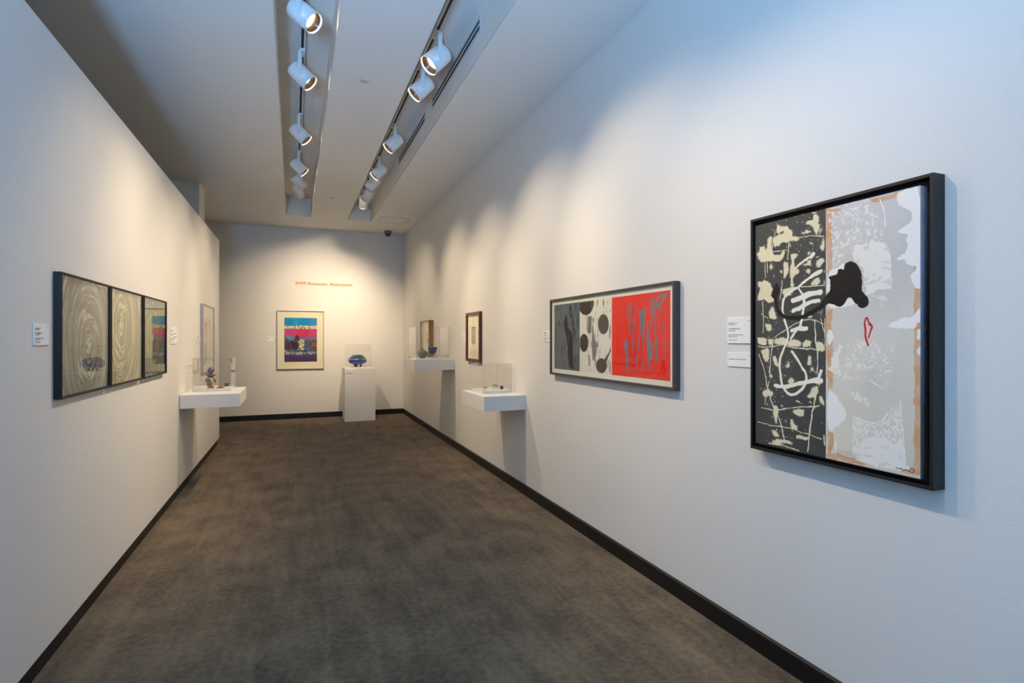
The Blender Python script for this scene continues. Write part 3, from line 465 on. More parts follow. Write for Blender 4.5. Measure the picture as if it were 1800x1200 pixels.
# ------------------------------------------------------------------ grey, white and red print (right wall)
def print_paint(U, V):
    asp = 1.624/0.604
    img = np.stack([226+0*U, 222+0*U, 210+0*U], -1)
    fu = U + 0.002*(N1(U*200, V*90)-0.5)*2; fv = V + 0.004*(N2(U*200, V*90)-0.5)*2
    st = N1.fbm(U*120, V*9, 4); st2 = N2.fbm(U*150, V*10, 4); n = N3.fbm(U*60, V*30, 4)
    for mk in PRINT_MARKS:
        k, p = mk[0], mk[1]
        if k == 'grey':
            m = inpoly(U, V, p)*1.0
            img = mixc(img, m, (100, 106, 114)); img = mixc(img, m*sst(0.55, 0.70, st)*0.7, (52, 48, 48)); img = mixc(img, m*sst(0.5, 0.7, n)*0.25, (130, 134, 140))
        elif k == 'cream':
            m = inpoly(U, V, p)*1.0; fade = sst(0.32, 0.42, U)
            img = mixc(img, m, (221, 215, 206)); img = mixc(img, m*sst(0.62, 0.74, st2)*0.75*fade, (84, 80, 82)); img = mixc(img, m*sst(0.66, 0.8, st)*0.35, (128, 124, 128))
        elif k == 'dark':
            img = mixc(img, inpoly(fu, fv, p)*0.92, (48, 42, 40))
        elif k == 'slate':
            img = mixc(img, inpoly(fu, fv, p)*0.9, (112, 108, 112))
        elif k == 'disc':
            clip = (V > 0.059) & (V < 0.945)
            img = mixc(img, (inpoly(U, V, p) & clip)*1.0, (74, 66, 62))
        elif k == 'redp':
            img = mixc(img, inpoly(U, V, p)*1.0, (236, 40, 34))
        elif k == 'drip':
            img = mixc(img, inpoly(fu, fv, p)*(0.35+0.65*(N1.fbm(U*200, V*14, 2) > 0.27)), (124, 116, 128))
        elif k == 'sdrip':
            img = mixc(img, inpoly(U, V, p)*sst(0.62, 0.68, N2.fbm(U*170, V*5, 3))*0.85, (126, 112, 124))
    sig = (U > 0.93) & (U < 0.965) & (np.abs(V-0.905-0.004*np.sin(U*900)) < 0.003)
    return mixc(img, sig*0.6, (60, 50, 50))
M_GREYFRAME = mat('dark_grey_wood_frame', (72, 66, 66), 0.4, vary=0.1, vscale=30)
t = picture('framed_print', 'wide framed abstract print in grey, cream and red with dark discs', on_right(3.425, 1.205), 1.656, 0.636, 0.045, 0.018, M_GREYFRAME, 0.037)
painted('printed_sheet', -0.812, 0.812, 0.016, 0.62, -0.031, 760, 284, print_paint, M_PRINT, t)

# ------------------------------------------------------------------ dark red framed drawing and deep wooden frame (right wall, far)
def etching(U, V):
    img = np.stack([232+0*U, 222+0*U, 192+0*U], -1)
    m = ((U > 0.30) & (U < 0.62) & (V > 0.27) & (V < 0.64))*1.0
    img = mixc(img, m, (204, 178, 150))
    n = N1.fbm(U*26, V*26, 3); r = np.abs(n-0.5)
    img = mixc(img, m*(r < 0.05)*0.85, (112, 78, 66)); img = mixc(img, m*(N2.fbm(U*14, V*14) > 0.56)*0.6, (208, 150, 140))
    img = mixc(img, m*((V < 0.30) | (U < 0.33))*0.8, (120, 84, 62))
    m2 = ((U > 0.32) & (U < 0.66) & (V > 0.62) & (V < 0.68) & (N3.fbm(U*30, V*20) > 0.5))*0.8
    return mixc(img, m2, (180, 110, 90))
M_REDFRAME = mat('oxblood_frame', (96, 34, 34), 0.35)
t = picture('framed_etching', 'small brown etching in dark red frame, above and behind the nearer right shelf', on_right(6.48, 1.232), 0.56, 0.608, 0.036, 0.034, M_REDFRAME, 0.022)
painted('etching_sheet', -0.246, 0.246, 0.034, 0.574, -0.012, 110, 120, etching, M_PRINT, t)
LEAVES = [[(0.50,0.26),(0.57,0.33),(0.55,0.40),(0.47,0.46),(0.40,0.50),(0.42,0.44),(0.50,0.38)], [(0.33,0.36),(0.42,0.42),(0.50,0.50),(0.44,0.49),(0.35,0.42)],
          [(0.32,0.48),(0.30,0.58),(0.33,0.68),(0.42,0.78),(0.48,0.84),(0.46,0.74),(0.42,0.60)], [(0.50,0.52),(0.60,0.54),(0.66,0.62),(0.64,0.70),(0.56,0.76),(0.52,0.66)]]
def leaves(U, V):
    img = np.stack([234+0*U, 224+0*U, 196+0*U], -1)
    for p in LEAVES: img = mixc(img, inpoly(U, V, smoothc(p, 2))*0.95, (140, 132, 126))
    img = mixc(img, ((np.abs(U-0.5) < 0.035) & (np.abs(V-0.115) < 0.018))*0.8, (150, 120, 80))
    return img
M_OAK = mat('warm_oak', (150, 98, 54), 0.45, vary=0.2, vscale=25)
t = picture('shadow_box_picture', 'deep oak shadow-box frame with grey leaf shapes, behind the far right shelf', on_right(8.95, 1.292), 0.62, 0.524, 0.080, 0.018, M_OAK, 0.07)
painted('leaf_collage', -0.29, 0.29, 0.02, 0.504, -0.03, 110, 90, leaves, M_PRINT, t)

# ------------------------------------------------------------------ swirl triptych (left wall)
def swirl(cu, cv, seed, c0, c1, c2, su=0.80):
    NA, NB = Noise(seed), Noise(seed+7)
    def fn(U, V):
        x = (U-cu)*su; y = (V-cv)*0.62
        r = np.hypot(x*1.05, y*0.92); th = np.arctan2(y, x)
        rw = r + 0.012*(NA.fbm(np.cos(th)*1.6+9, np.sin(th)*1.6+9+r*4)-0.5)*2
        ph = th + r*4.0
        cx, sx = np.cos(ph)*0.55+20, np.sin(ph)*0.55+20
        f = NA.fbm(rw*150, cx*3.0+sx*4.1+rw*9, 3); g = NB.fbm(rw*36 + 5, sx*2.6+cx*2.1, 3); q = NB.fbm(rw*230, sx*5+cx*4, 2)
        img = np.stack([c0[0]+0*U, c0[1]+0*U, c0[2]+0*U], -1)
        img = mixc(img, sst(0.48, 0.62, g)*0.65, c1)
        img = mixc(img, sst(0.54, 0.64, f)*(0.35+0.6*sst(0.4, 0.6, g)), c2)
        img = mixc(img, sst(0.60, 0.72, q)*0.6, tuple(min(255, v+22) for v in c2))
        img = mixc(img, sst(0.46, 0.34, f)*0.45, tuple(v*0.72 for v in c0))
        eye = np.exp(-((x/0.02)**2+(y/0.03)**2))*(0.5+0.5*NA(U*120, V*120))
        return mixc(img, eye, (228, 220, 190))
    return fn
M_THINBLACK = mat('thin_black_frame', (11, 11, 14), 0.5)
TRI = [(3.530, swirl(0.60, 0.59, 11, (96,86,80), (118,130,122), (176,184,162)), 'framed swirl painting in grey and pale green, nearest of the three in the row'),
       (4.262, swirl(0.36, 0.385, 23, (124,116,92), (150,150,110), (198,196,142)), 'framed swirl painting in yellow green, middle of the three in the row'),
       (5.005, swirl(0.45, 0.50, 37, (76,82,74), (90,102,96), (130,136,112)), 'framed dark green painting, farthest of the three in the row, reflecting the gallery')]
for yc, fn, lab in TRI:
    t = picture('framed_painting', lab, on_left(yc, 1.22), 0.715, 0.60, 0.034, 0.011, M_THINBLACK, 0.026, 'three framed swirl paintings on the left wall', cat='painting')
    painted('swirl_panel', -0.347, 0.347, 0.011, 0.589, -0.014, 440, 380, fn, M_PRINT, t)

# ------------------------------------------------------------------ white framed pastel (left wall, far)
def pastel(U, V):
    img = np.stack([224+0*U, 216+0*U, 196+0*U], -1)
    wu = U+0.02*(N1.fbm(U*8, V*8)-0.5); wv = V+0.02*(N2.fbm(U*8, V*8)-0.5)
    m = (wu > 0.16) & (wu < 0.84) & (wv > 0.19) & (wv < 0.86)
    img = mixc(img, m*0.9, (228, 172, 122))
    img = mixc(img, ((wu > 0.20) & (wu < 0.74) & (wv > 0.27) & (wv < 0.86))*0.95, (214, 206, 190))
    img = mixc(img, ((wu > 0.18) & (wu < 0.50) & (wv > 0.28) & (wv < 0.86))*(0.6+0.4*N3.fbm(U*40, V*4)), (186, 164, 156))
    img = mixc(img, ((wu > 0.18) & (wu < 0.46) & (wv > 0.60) & (wv < 0.86))*0.8, (140, 138, 140))
    img = mixc(img, ((wu > 0.24) & (wu < 0.42) & (wv > 0.26) & (wv < 0.33))*0.8, (120, 108, 120))
    img = mixc(img, ((wu > 0.50) & (wu < 0.66) & (wv > 0.23) & (wv < 0.36))*0.7, (170, 200, 190))
    img = mixc(img, ((wu > 0.50) & (wu < 0.74) & (wv > 0.66) & (wv < 0.80))*0.8, (160, 198, 182))
    img = mixc(img, ((wu > 0.16) & (wu < 0.34) & (wv > 0.84) & (wv < 0.91))*0.8, (110, 150, 136))
    return mixc(img, ((wu > 0.34) & (wu < 0.6) & (wv > 0.84) & (wv < 0.89))*0.8, (222, 160, 136))
M_SILVER = mat('pale_silver_frame', (176, 172, 176), 0.35, metal=0.2)
t = picture('framed_pastel', 'tall white-framed pastel with orange arch, behind the left shelf at the wall end', on_left(7.69, 1.115), 0.885, 0.808, 0.034, 0.012, M_SILVER, 0.026)
painted('pastel_sheet', -0.43, 0.43, 0.012, 0.796, -0.014, 110, 170, pastel, M_PRINT, t)

# ------------------------------------------------------------------ screenprint on the back wall
def P9(l): return [((x-270)/548.0, (y-258)/714.0) for x, y in l]
def backprint(U0, V0):
    # sheet with cream border; the image area sits inside it
    mx, mt, mb = 0.145, 0.115, 0.115
    U = (U0-mx)/(1-2*mx); V = (V0-mt)/(1-mt-mb)
    inside = (U > 0) & (U < 1) & (V > 0) & (V < 1)
    img = np.stack([232+0*U, 220+0*U, 190+0*U], -1)
    n = N1.fbm(U*10, V*10); h = N2.fbm(U*24, V*24)
    wu = U+0.03*(n-0.5); wv = V+0.02*(h-0.5)
    art = np.stack([20+0*U, 128+14*n, 186+12*n], -1)
    art = mixc(art, (wu > 0.82)*0.6, (96, 140, 190)); art = mixc(art, ((wv < 0.17) & (wu > 0.28) & (wu < 0.42))*0.5, (60, 160, 205))
    art = mixc(art, (wv > 0.245)*1.0, (196, 62, 118)); art = mixc(art, ((wu > 0.38) & (wu < 0.76) & (wv > 0.25))*0.8, (205, 34, 84))
    art = mixc(art, sst(0.38, 0.50, V), (96, 120, 148))
    art = mixc(art, (wv > 0.50)*((U > 0.5)*1.0)*0.85, (74, 84, 112)); art = mixc(art, ((wu < 0.2) & (wv > 0.4) & (wv < 0.52))*0.8, (60, 150, 170))
    band = (V > 0.195-0.03*N3(U*30, V*0)) & (V < 0.25+0.012*(N1(U*40, 3+V*0)-0.5))
    art = mixc(art, band*1.0, (224, 210, 186)); art = mixc(art, band*(N3.fbm(U*40, V*60) > 0.56)*0.8, (92, 80, 76))
    brown = inpoly(wu, wv, P9([(255,520),(290,560),(330,610),(400,625),(480,640),(515,690),(510,740),(480,775),(400,780),(270,770)]))
    art = mixc(art, brown*1.0, (76, 42, 32)); art = mixc(art, brown*(N2.fbm(U*20, V*22) > 0.56)*0.8, (140, 72, 52))
    art = mixc(art, inpoly(U, V, P9([(395,640),(500,650),(520,700),(505,770),(420,775),(380,720)]))*0.85, (36, 24, 24))
    card = inpoly(U, V, P9([(470,780),(505,760),(520,690),(490,640),(530,612),(605,615),(600,780)]))
    art = mixc(art, card*1.0, (216, 196, 146)); art = mixc(art, card*(np.abs(N1.fbm(U*14, V*18)-0.5) < 0.05)*0.95, (30, 28, 26))
    sp = inpoly(wu, wv, smoothc(P9([(430,560),(470,535),(510,545),(530,590),(500,610),(440,610)])))
    art = mixc(art, sp*1.0, (150, 40, 60)); art = mixc(art, sp*(h > 0.52)*0.9, (40, 20, 24))
    art = mixc(art, (inpoly(wu, wv, P9([(420,600),(520,605),(515,640),(430,630)])))*0.9, (60, 24, 24))
    art = mixc(art, inpoly(U, V, P9([(620,610),(690,610),(690,780),(620,780)]))*0.7, (70, 86, 110)); art = mixc(art, inpoly(U, V, P9([(640,755),(685,755),(685,770),(640,770)]))*1.0, (40, 130, 220))
    ob = inpoly(wu, wv, P9([(690,690),(730,610),(780,620),(815,700),(815,770),(690,760)]))
    art = mixc(art, ob*0.9, (92, 62, 50)); art = mixc(art, ob*(N3.fbm(U*30, V*30) > 0.56)*0.8, (170, 100, 50))
    low = V > 0.735
    art = mixc(art, low*1.0, (62, 72, 98)); art = mixc(art, (V > 0.865)*0.9, (82, 44, 92))
    for k_, (f_, a_, o_) in enumerate(((95, 0.030, 0.80), (132, 0.024, 0.815), (71, 0.036, 0.808))):
        scr = low & (np.abs(V-o_+0.10*(U-0.5)**2-a_*np.sin(U*f_+4*np.sin(U*9+k_))) < 0.0065+0.004*n) & (N3.fbm(U*18+7*k_, V*9) > 0.45)
        art = mixc(art, scr*0.85, (222, 214, 200))
    art = mixc(art, (low & (np.abs(V-0.80-0.05*(U-0.55)*np.sin(U*110)) < 0.008))*0.6, (220, 200, 190))
    img = np.where(inside[..., None], art, img)
    return img
t = picture('framed_screenprint', 'tall blue and pink collage print in thin silver frame on the far end wall', on_back(0.129, 0.943), 0.838, 1.112, 0.034, 0.012, M_SILVER, 0.026)
painted('screenprint_sheet', -0.407, 0.407, 0.012, 1.10, -0.014, 200, 260, backprint, M_PRINT, t)

# ------------------------------------------------------------------ wall lettering
fc = bpy.data.curves.new('lettering', 'FONT'); fc.body = 'RAM Showcase: Abstraction'; fc.size = 1.0; fc.extrude = 0.004; fc.offset = 0.0
fo = bpy.data.objects.new('lettering_source', fc); COL.objects.link(fo)
bpy.context.view_layer.update()
lm = bpy.data.meshes.new_from_object(fo.evaluated_get(bpy.context.evaluated_depsgraph_get()))
bpy.data.objects.remove(fo)
xs = np.zeros(len(lm.vertices)*3); lm.vertices.foreach_get('co', xs); xs = xs.reshape(-1, 3)
wd = xs[:, 0].max()-xs[:, 0].min(); cap = 0.729
SX = 1.04/wd; SZ = 0.062/cap
new = np.stack([(xs[:, 0]-xs[:, 0].min())*SX, -0.0015+xs[:, 2]*0.3, xs[:, 1]*SZ], -1)
lm.vertices.foreach_set('co', new.ravel()); lm.update()
import bmesh
bm_ = bmesh.new(); bm_.from_mesh(lm); dup = bm_.copy()
for k_, v_ in enumerate(dup.verts): v_.co.x += 0.0035; v_.co.y -= 0.0002
tmp_ = bpy.data.meshes.new('tmp'); dup.to_mesh(tmp_); bm_.from_mesh(tmp_); bm_.to_mesh(lm); bm_.free(); dup.free(); bpy.data.meshes.remove(tmp_); lm.materials.clear(); lm.materials.append(mat('orange_vinyl', (222, 96, 14), 0.6))
lo = bpy.data.objects.new('wall_lettering', lm); COL.objects.link(lo); lo.location = (0.037, YB, 2.553)
tag(lo, 'orange exhibition title lettering on the end wall above the framed print', 'sign')

# ------------------------------------------------------------------ wall labels
rnd = random.Random(4)
def wall_label(label, where, w, h, rows, name='wall_label'):
    """rows: (z from top, length fraction, letter height, kind)"""
    loc, rz = where
    t = thing(name, label, 'label', loc, rz)
    bevel(MB().box(-w/2, w/2, -0.006, -0.0005, 0, h).obj('card', M_CARD, t), 0.0005, 1)
    for kind, mt, nm in (('k', M_INK, 'printed_text'), ('r', M_INK_RED, 'red_printed_text')):
        b = MB(); any_ = False
        for zt, x0, ln, lh, k in rows:
            if k != kind: continue
            x = -w/2 + x0*w; xe = x + ln*w; z = h - zt*h; any_ = True
            while x < xe:
                wl = lh*rnd.uniform(1.2, 4.0)
                n = max(1, int(wl/(lh*0.62)))
                for i in range(n):
                    a = x+i*lh*0.62
                    if a > xe: break
                    hh = lh*rnd.choice((0.7, 0.7, 1.0)); b.box(a, a+lh*0.42, -0.0066, -0.006, z, z+hh)
                x += wl + lh*0.5
        if any_: b.obj(nm, mt, t)
    return t
ROWS = [(0.15,0.80,0.13,0.0035,'r'),(0.22,0.06,0.32,0.005,'k'),(0.28,0.06,0.28,0.0035,'k'),(0.45,0.06,0.42,0.0055,'k'),(0.52,0.06,0.28,0.0035,'k'),(0.68,0.06,0.56,0.0035,'k'),(0.75,0.06,0.34,0.0035,'k'),(0.88,0.06,0.34,0.004,'r')]
wall_label('small white text label on left wall, nearest the camera, before the first swirl painting', on_left(3.037, 1.476), 0.150, 0.092, ROWS)
wall_label('white multi-line text label between the farthest swirl painting and the left shelf', on_left(5.79, 1.463), 0.305, 0.153, [(z,x,l*0.9,h*1.3,k) for z,x,l,h,k in ROWS]+[(0.4,0.5,0.4,0.005,'k'),(0.6,0.5,0.4,0.005,'k')])
wall_label('narrow white label just before the white-framed pastel on the left wall', on_left(7.14, 1.474), 0.17, 0.073, ROWS[:6])
wall_label('faint white label left of the blue and pink print on the end wall', on_back(-0.41, 1.468), 0.137, 0.086, ROWS[:5])
wall_label('white text label beside large abstract painting, upper of its two labels', on_right(2.135, 1.482), 0.172, 0.13, ROWS)
wall_label('white one-line label beside large abstract painting, lower of its two labels', on_right(2.135, 1.364), 0.172, 0.071, [(0.2,0.84,0.13,0.003,'r'),(0.5,0.06,0.68,0.004,'k')])
wall_label('small white text label at the far edge of the grey and red print', on_right(4.36, 1.479), 0.22, 0.103, ROWS)
wall_label('small white label at the far side of the dark red frame', on_right(6.935, 1.47), 0.22, 0.13, ROWS)
wall_label('small white label seen through the far right display case', on_right(8.35, 1.475), 0.15, 0.15, ROWS)

# ------------------------------------------------------------------ shelves, pedestal, cases
def box_shelf(label, x0, x1, y0, y1, z0, z1, base, rotz=0):
    t = MB().box(x0-base[0], x1-base[0], y0-base[1], y1-base[1], 0, z1-z0).obj('wall_shelf', M_WHITE, None, (base[0], base[1], z0), rotz)
    bevel(t, 0.002); return tag(t, label, 'shelf', 'white box shelves')
box_shelf('thick white box shelf on the left wall under a display case', lwx(6.46)+0.001, -0.494, 6.04, 6.88, 0.840, 0.970, (-0.76, 6.46))
box_shelf('nearer thick white box shelf on the right wall, with jewellery case', 1.661, XR-0.001, 4.883, 5.622, 0.824, 0.965, (1.87, 5.25))
box_shelf('far thick white box shelf on the right wall, with vessels in its case', 1.516, XR-0.001, 7.388, 8.054, 1.083, 1.229, (1.80, 7.72))
p = MB().box(-0.275, 0.275, -0.235, 0.235, 0, 0.975).obj('pedestal', M_WHITE, None, (1.143, 10.68, 0.0)); bevel(p, 0.002)
tag(p, 'white square floor pedestal in the far right corner', 'pedestal')
wall_label('small text label on the front of the white pedestal', ((0.945, 10.445, 0.885), 0), 0.13, 0.07, [(0.2,0.1,0.35,0.005,'k'),(0.7,0.05,0.85,0.006,'k'),(0.9,0.1,0.3,0.004,'k')])

def case(label, x0, x1, y0, y1, z0, z1, plinth=0.0, th=0.005, foot=None):
    cx, cy = (x0+x1)/2, (y0+y1)/2
    t = thing('display_case', label, 'display case', (cx, cy, z0), 0, 'clear acrylic display cases')
    a, b, c_, d_ = x0-cx, x1-cx, y0-cy, y1-cy; H = z1-z0
    m = MB()
    m.box(a, b, c_, c_+th, 0, H-th, 0); m.box(a, b, d_-th, d_, 0, H-th, 0)
    m.box(a, a+th, c_+th, d_-th, 0, H-th, 0); m.box(b-th, b, c_+th, d_-th, 0, H-th, 0)
    m.box(a, b, c_, d_, H-th, H, 0)
    m.obj('acrylic_cover', M_ACRYL, t)
    e = MB(); q = 0.0016
    for px, py in ((a, c_), (b, c_), (a, d_), (b, d_)): e.box(px-q, px+q, py-q, py+q, 0, H)
    for py in (c_, d_): e.box(a, b, py-q, py+q, H-q, H+q)
    for px in (a, b): e.box(px-q, px+q, c_, d_, H-q, H+q)
    e.obj('polished_edge', M_EDGE, t)
    if plinth > 0:
        MB().box(a+th+0.003, b-th-0.003, c_+th+0.003, d_-th-0.003, 0, plinth).obj('base_block', M_WHITE, t)
    return t
case('clear acrylic case on the left shelf over a glass figure', -0.947, -0.603, 6.36, 6.84, 0.9705, 1.307, 0.026)
case('clear acrylic case on nearer right shelf over small jewellery', 1.737, 2.04, 5.14, 5.56, 0.9655, 1.254, 0.026)
case('clear acrylic case on far right shelf over bowl and gourd vessel', 1.556, 2.02, 7.46, 7.97, 1.2295, 1.680, 0.014)
case('clear acrylic case on the pedestal over a blue bowl', 0.905, 1.345, 10.50, 10.88, 0.9755, 1.400, 0.014)

# ------------------------------------------------------------------ objects in the cases
def glassy(name, rgb, rough=0.08, metal=0.0, **k): return mat(name, rgb, rough, metal=metal, spec=0.7, coat=0.6, **k)
def stripes_mat(name, cols, scale, dist, metal=0.6, rough=0.18):
    m = bpy.data.materials.new(name); m.use_nodes = True
    nt = m.node_tree; b = nt.nodes['Principled BSDF']; b.inputs['Roughness'].default_value = rough; b.inputs['Metallic'].default_value = metal
    tc = nt.nodes.new('ShaderNodeTexCoord'); wv = nt.nodes.new('ShaderNodeTexWave'); wv.bands_direction = 'DIAGONAL'
    wv.inputs['Scale'].default_value = scale; wv.inputs['Distortion'].default_value = dist; wv.inputs['Detail'].default_value = 1.0
    wv.inputs['Detail Scale'].default_value = 2.0
    r = nt.nodes.new('ShaderNodeValToRGB'); r.color_ramp.interpolation = 'CONSTANT'
    r.color_ramp.elements[0].color = lin(cols[0]) + (1,)
    r.color_ramp.elements[1].position = 0.35; r.color_ramp.elements[1].color = lin(cols[1]) + (1,)
    for i, cc in enumerate(cols[2:]):
        e = r.color_ramp.elements.new(0.55+0.2*i); e.color = lin(cc) + (1,)
    nt.links.new(tc.outputs['Object'], wv.inputs['Vector']); nt.links.new(wv.outputs['Fac'], r.inputs[0]); nt.links.new(r.outputs[0], b.inputs['Base Color'])
    return m
M_FIG = stripes_mat('gold_and_blue_glass', [(84, 106, 136), (214, 144, 42), (52, 66, 90), (240, 196, 110)], 7.0, 5.0, 0.15)
M_FIG2 = stripes_mat('gold_and_blue_swirl', [(60, 76, 108), (214, 146, 44), (64, 80, 112)], 12.0, 4.0, 0.15)
t = thing('glass_sculpture', 'gold and blue swirled glass figure with round head in the left case', 'sculpture', (-0.800, 6.47, 0.9975))
MB().lathe([(0.036,0),(0.038,0.004),(0.034,0.02),(0.038,0.045),(0.050,0.072),(0.054,0.088),(0.050,0.104),(0.036,0.112),(0.018,0.116)]).obj('body', M_FIG, t)
MB().lathe([(0.016,0.1155),(0.034,0.122),(0.046,0.132),(0.044,0.142),(0.026,0.148),(0.014,0.152)]).obj('collar', M_FIG2, t)
MB().lathe([(0.002,0.152)]+[(0.033*math.sin(math.pi*i/12), 0.184-0.033*math.cos(math.pi*i/12)) for i in range(1, 12)]+[(0.001,0.217)]).obj('head', M_FIG2, t)
def trinket(label, loc, c1, c2, s=1.0):
    t = thing('shell_sculpture', label, 'sculpture', loc)
    b = MB().lathe([(0.010*s,0),(0.034*s,0.003),(0.040*s,0.008),(0.030*s,0.014),(0.012*s,0.016)], 24, M=Matrix.Diagonal((1, 0.7, 1, 1)))
    b.obj('dish', c1, t)
    f = MB()
    for k in range(5):
        a = R(200+38*k); f.tube([(0,0,0.014*s),(0.014*s*math.cos(a),0.010*s*math.sin(a),0.028*s),(0.034*s*math.cos(a),0.02*s*math.sin(a),0.034*s)], 0.004*s, 6)
    f.obj('petals', c2, t)
    return t
trinket('small grey dish-like piece with orange petals, beside glass figure in left case', (-0.708, 6.45, 0.9975), mat('grey_ceramic', (104, 108, 98), 0.4), mat('orange_enamel', (214, 96, 50), 0.35))
trinket('small dark dish-like piece at the back right of the left case', (-0.672, 6.68, 0.9975), mat('dark_ceramic', (62, 60, 58), 0.4), mat('dark_petals', (58, 50, 50), 0.4), 0.9)

t = thing('gourd_vessel', 'round grey-green gourd-shaped ceramic vessel with stem in far right case', 'vase', (1.676, 7.60, 1.2445))
MB().lathe([(0.036,0),(0.036,0.006),(0.050,0.020),(0.062,0.045),(0.066,0.066),(0.062,0.090),(0.046,0.108),(0.022,0.114),(0.008,0.112)], 40).obj('body', mat('mottled_glaze', (104, 108, 98), 0.5, vary=0.3, vscale=30, bump=0.3, bscale=60), t)
MB().tube([(0,0,0.110),(0.002,0,0.124),(0.006,0,0.134)], 0.009, 10).obj('stem', mat('dark_glaze', (40, 40, 38), 0.5), t)
MB().tube([(-0.018,-0.020,0.113),(-0.026,-0.050,0.093),(-0.024,-0.064,0.066),(-0.018,-0.057,0.032)], 0.0022, 6).obj('groove', MATS['dark_glaze'], t)
r_ = MB().box(-0.055, 0.055, -0.05, 0.05, 0, 0.052).obj('clear_riser', clear_mat('clear_block', (0.90, 0.93, 0.96), 1.45), None, (1.853, 7.74, 1.2445))
tag(r_, 'clear acrylic block under the blue-rimmed bowl', 'display stand')
t = thing('footed_bowl', 'dark bowl with cobalt blue rim band raised on clear block', 'bowl', (1.853, 7.74, 1.297))
MB().lathe([(0.028,0),(0.032,0.004),(0.048,0.022),(0.058,0.045),(0.063,0.062)], 40).obj('bowl_base', mat('charcoal_glaze', (62, 68, 74), 0.4, vary=0.3, vscale=40), t)
MB().lathe([(0.063,0.0622),(0.067,0.096),(0.064,0.096),(0.058,0.060),(0.040,0.022),(0.0,0.012)], 40, cap=False).obj('blue_rim', mat('cobalt_glaze', (34, 40, 158), 0.25), t)

t = thing('blue_glass_bowl', 'rounded cobalt and teal glass vessel in the case on the pedestal', 'vase', (1.120, 10.69, 0.9905))
MB().lathe([(0.020,0.040),(0.085,0.046),(0.135,0.066),(0.164,0.090),(0.172,0.116),(0.170,0.136)], 48).obj('lower_body', glassy('cobalt_glass', (26, 32, 160), vary=0.25, vscale=10), t)
MB().lathe([(0.1700,0.1362),(0.164,0.152),(0.149,0.174),(0.118,0.200),(0.096,0.222),(0.088,0.226),(0.086,0.220),(0.120,0.190),(0.150,0.140)], 48, cap=False).obj('upper_body', glassy('teal_glass', (40, 74, 100), vary=0.35, vscale=12), t)
b = MB()
for zc, ph, ln in ((0.140, 200, 50), (0.152, 300, 40), (0.136, 296, 48)):
    pts = []
    for i in range(9):
        a = R(ph+ln*i/8); rr = 0.172-(zc-0.12)*0.42+0.001; pts.append((rr*math.cos(a), rr*math.sin(a), zc+0.003*math.sin(i)))
    b.tube(pts, 0.0055, 6)
b.obj('white_swipe', glassy('white_glass', (214, 216, 210)), t)
for k in range(3):
    a = R(250+120*k)
    MB().lathe([(0.002,0.0)]+[(0.022*math.sin(math.pi*i/8), 0.022-0.022*math.cos(math.pi*i/8)) for i in range(1, 8)]+[(0.001,0.044)], 16, M=Matrix.Translation((0.062*math.cos(a), 0.062*math.sin(a), 0))).obj('foot', glassy('dark_glass_foot', (60, 66, 66)), t)

M_BRASS = mat('bronze_brown', (124, 84, 62), 0.35, metal=0.6)
M_PEWTER = mat('pewter', (112, 102, 88), 0.35, metal=0.6)
def ring(label, loc, m, s=1.0, mounted=0.0):
    t = thing('ring_jewel', label, 'jewellery', loc)
    n = 20; pts = [(0.013*s*math.cos(2*math.pi*i/n), 0.0, 0.014*s+0.013*s*math.sin(2*math.pi*i/n)) for i in range(n+1)]
    MB().tube(pts, 0.0025*s, 8).obj('band', m, t)
    MB().box(-0.010*s, 0.010*s, -0.008*s, 0.008*s, 0.022*s, 0.032*s).obj('setting', m, t)
    return t
ring('copper-brown ring at the front left of the nearer right case', (1.792, 5.235, 0.992), M_BRASS, 1.0)
s_ = MB().box(-0.03, 0.03, -0.02, 0.02, 0, 0.034).obj('clear_riser', MATS.setdefault('cb', bpy.data.materials['clear_block']), None, (1.925, 5.31, 0.992))
tag(s_, 'small clear acrylic block among the jewellery in nearer right case', 'display stand')
t = thing('brooch', 'long low bronze brooch on the small clear block', 'jewellery', (1.925, 5.31, 1.0262))
MB().tube([(-0.028,0,0.004),(-0.014,0.002,0.010),(0.0,-0.002,0.005),(0.016,0.001,0.008),(0.028,0,0.004)], 0.0038, 8).obj('bar', M_PEWTER, t)
MB().lathe([(0.002,0.004),(0.009,0.007),(0.009,0.011),(0.003,0.015)], 14).obj('stone', M_BRASS, t)
t = thing('cuff_bracelet', 'small square grey cuff standing at the right of the jewellery case', 'jewellery', (1.985, 5.28, 0.992))
MB().box(-0.012, 0.012, -0.014, -0.010, 0, 0.036).box(-0.012, 0.012, 0.010, 0.014, 0, 0.036).box(-0.012, 0.012, -0.010, 0.010, 0.032, 0.036).obj('cuff', M_PEWTER, t)
MB().box(-0.0126, 0.0126, -0.0165, -0.0142, 0.008, 0.028).obj('face_plate', mat('dark_steel', (70, 70, 66), 0.4, metal=0.4), t)

# ------------------------------------------------------------------ ceiling fixtures
for i, (x, lab) in enumerate(((0.068, 'white lighting track with dark channel in the left ceiling slot'), (1.045, 'white lighting track with dark channel in the right ceiling slot'))):
    t = thing('lighting_track', lab, 'track', (x, 4.0, ZREC-0.034))
    MB().box(-0.024, -0.010, -5.3, 5.96, 0, 0.034).box(0.010, 0.024, -5.3, 5.96, 0, 0.034).box(-0.010, 0.010, -5.3, 5.96, 0.022, 0.034).obj('rail', M_TRACK, t)
    MB().box(-0.0098, 0.0098, -5.29, 5.95, 0.006, 0.0218).obj('channel', M_SLOT, t)

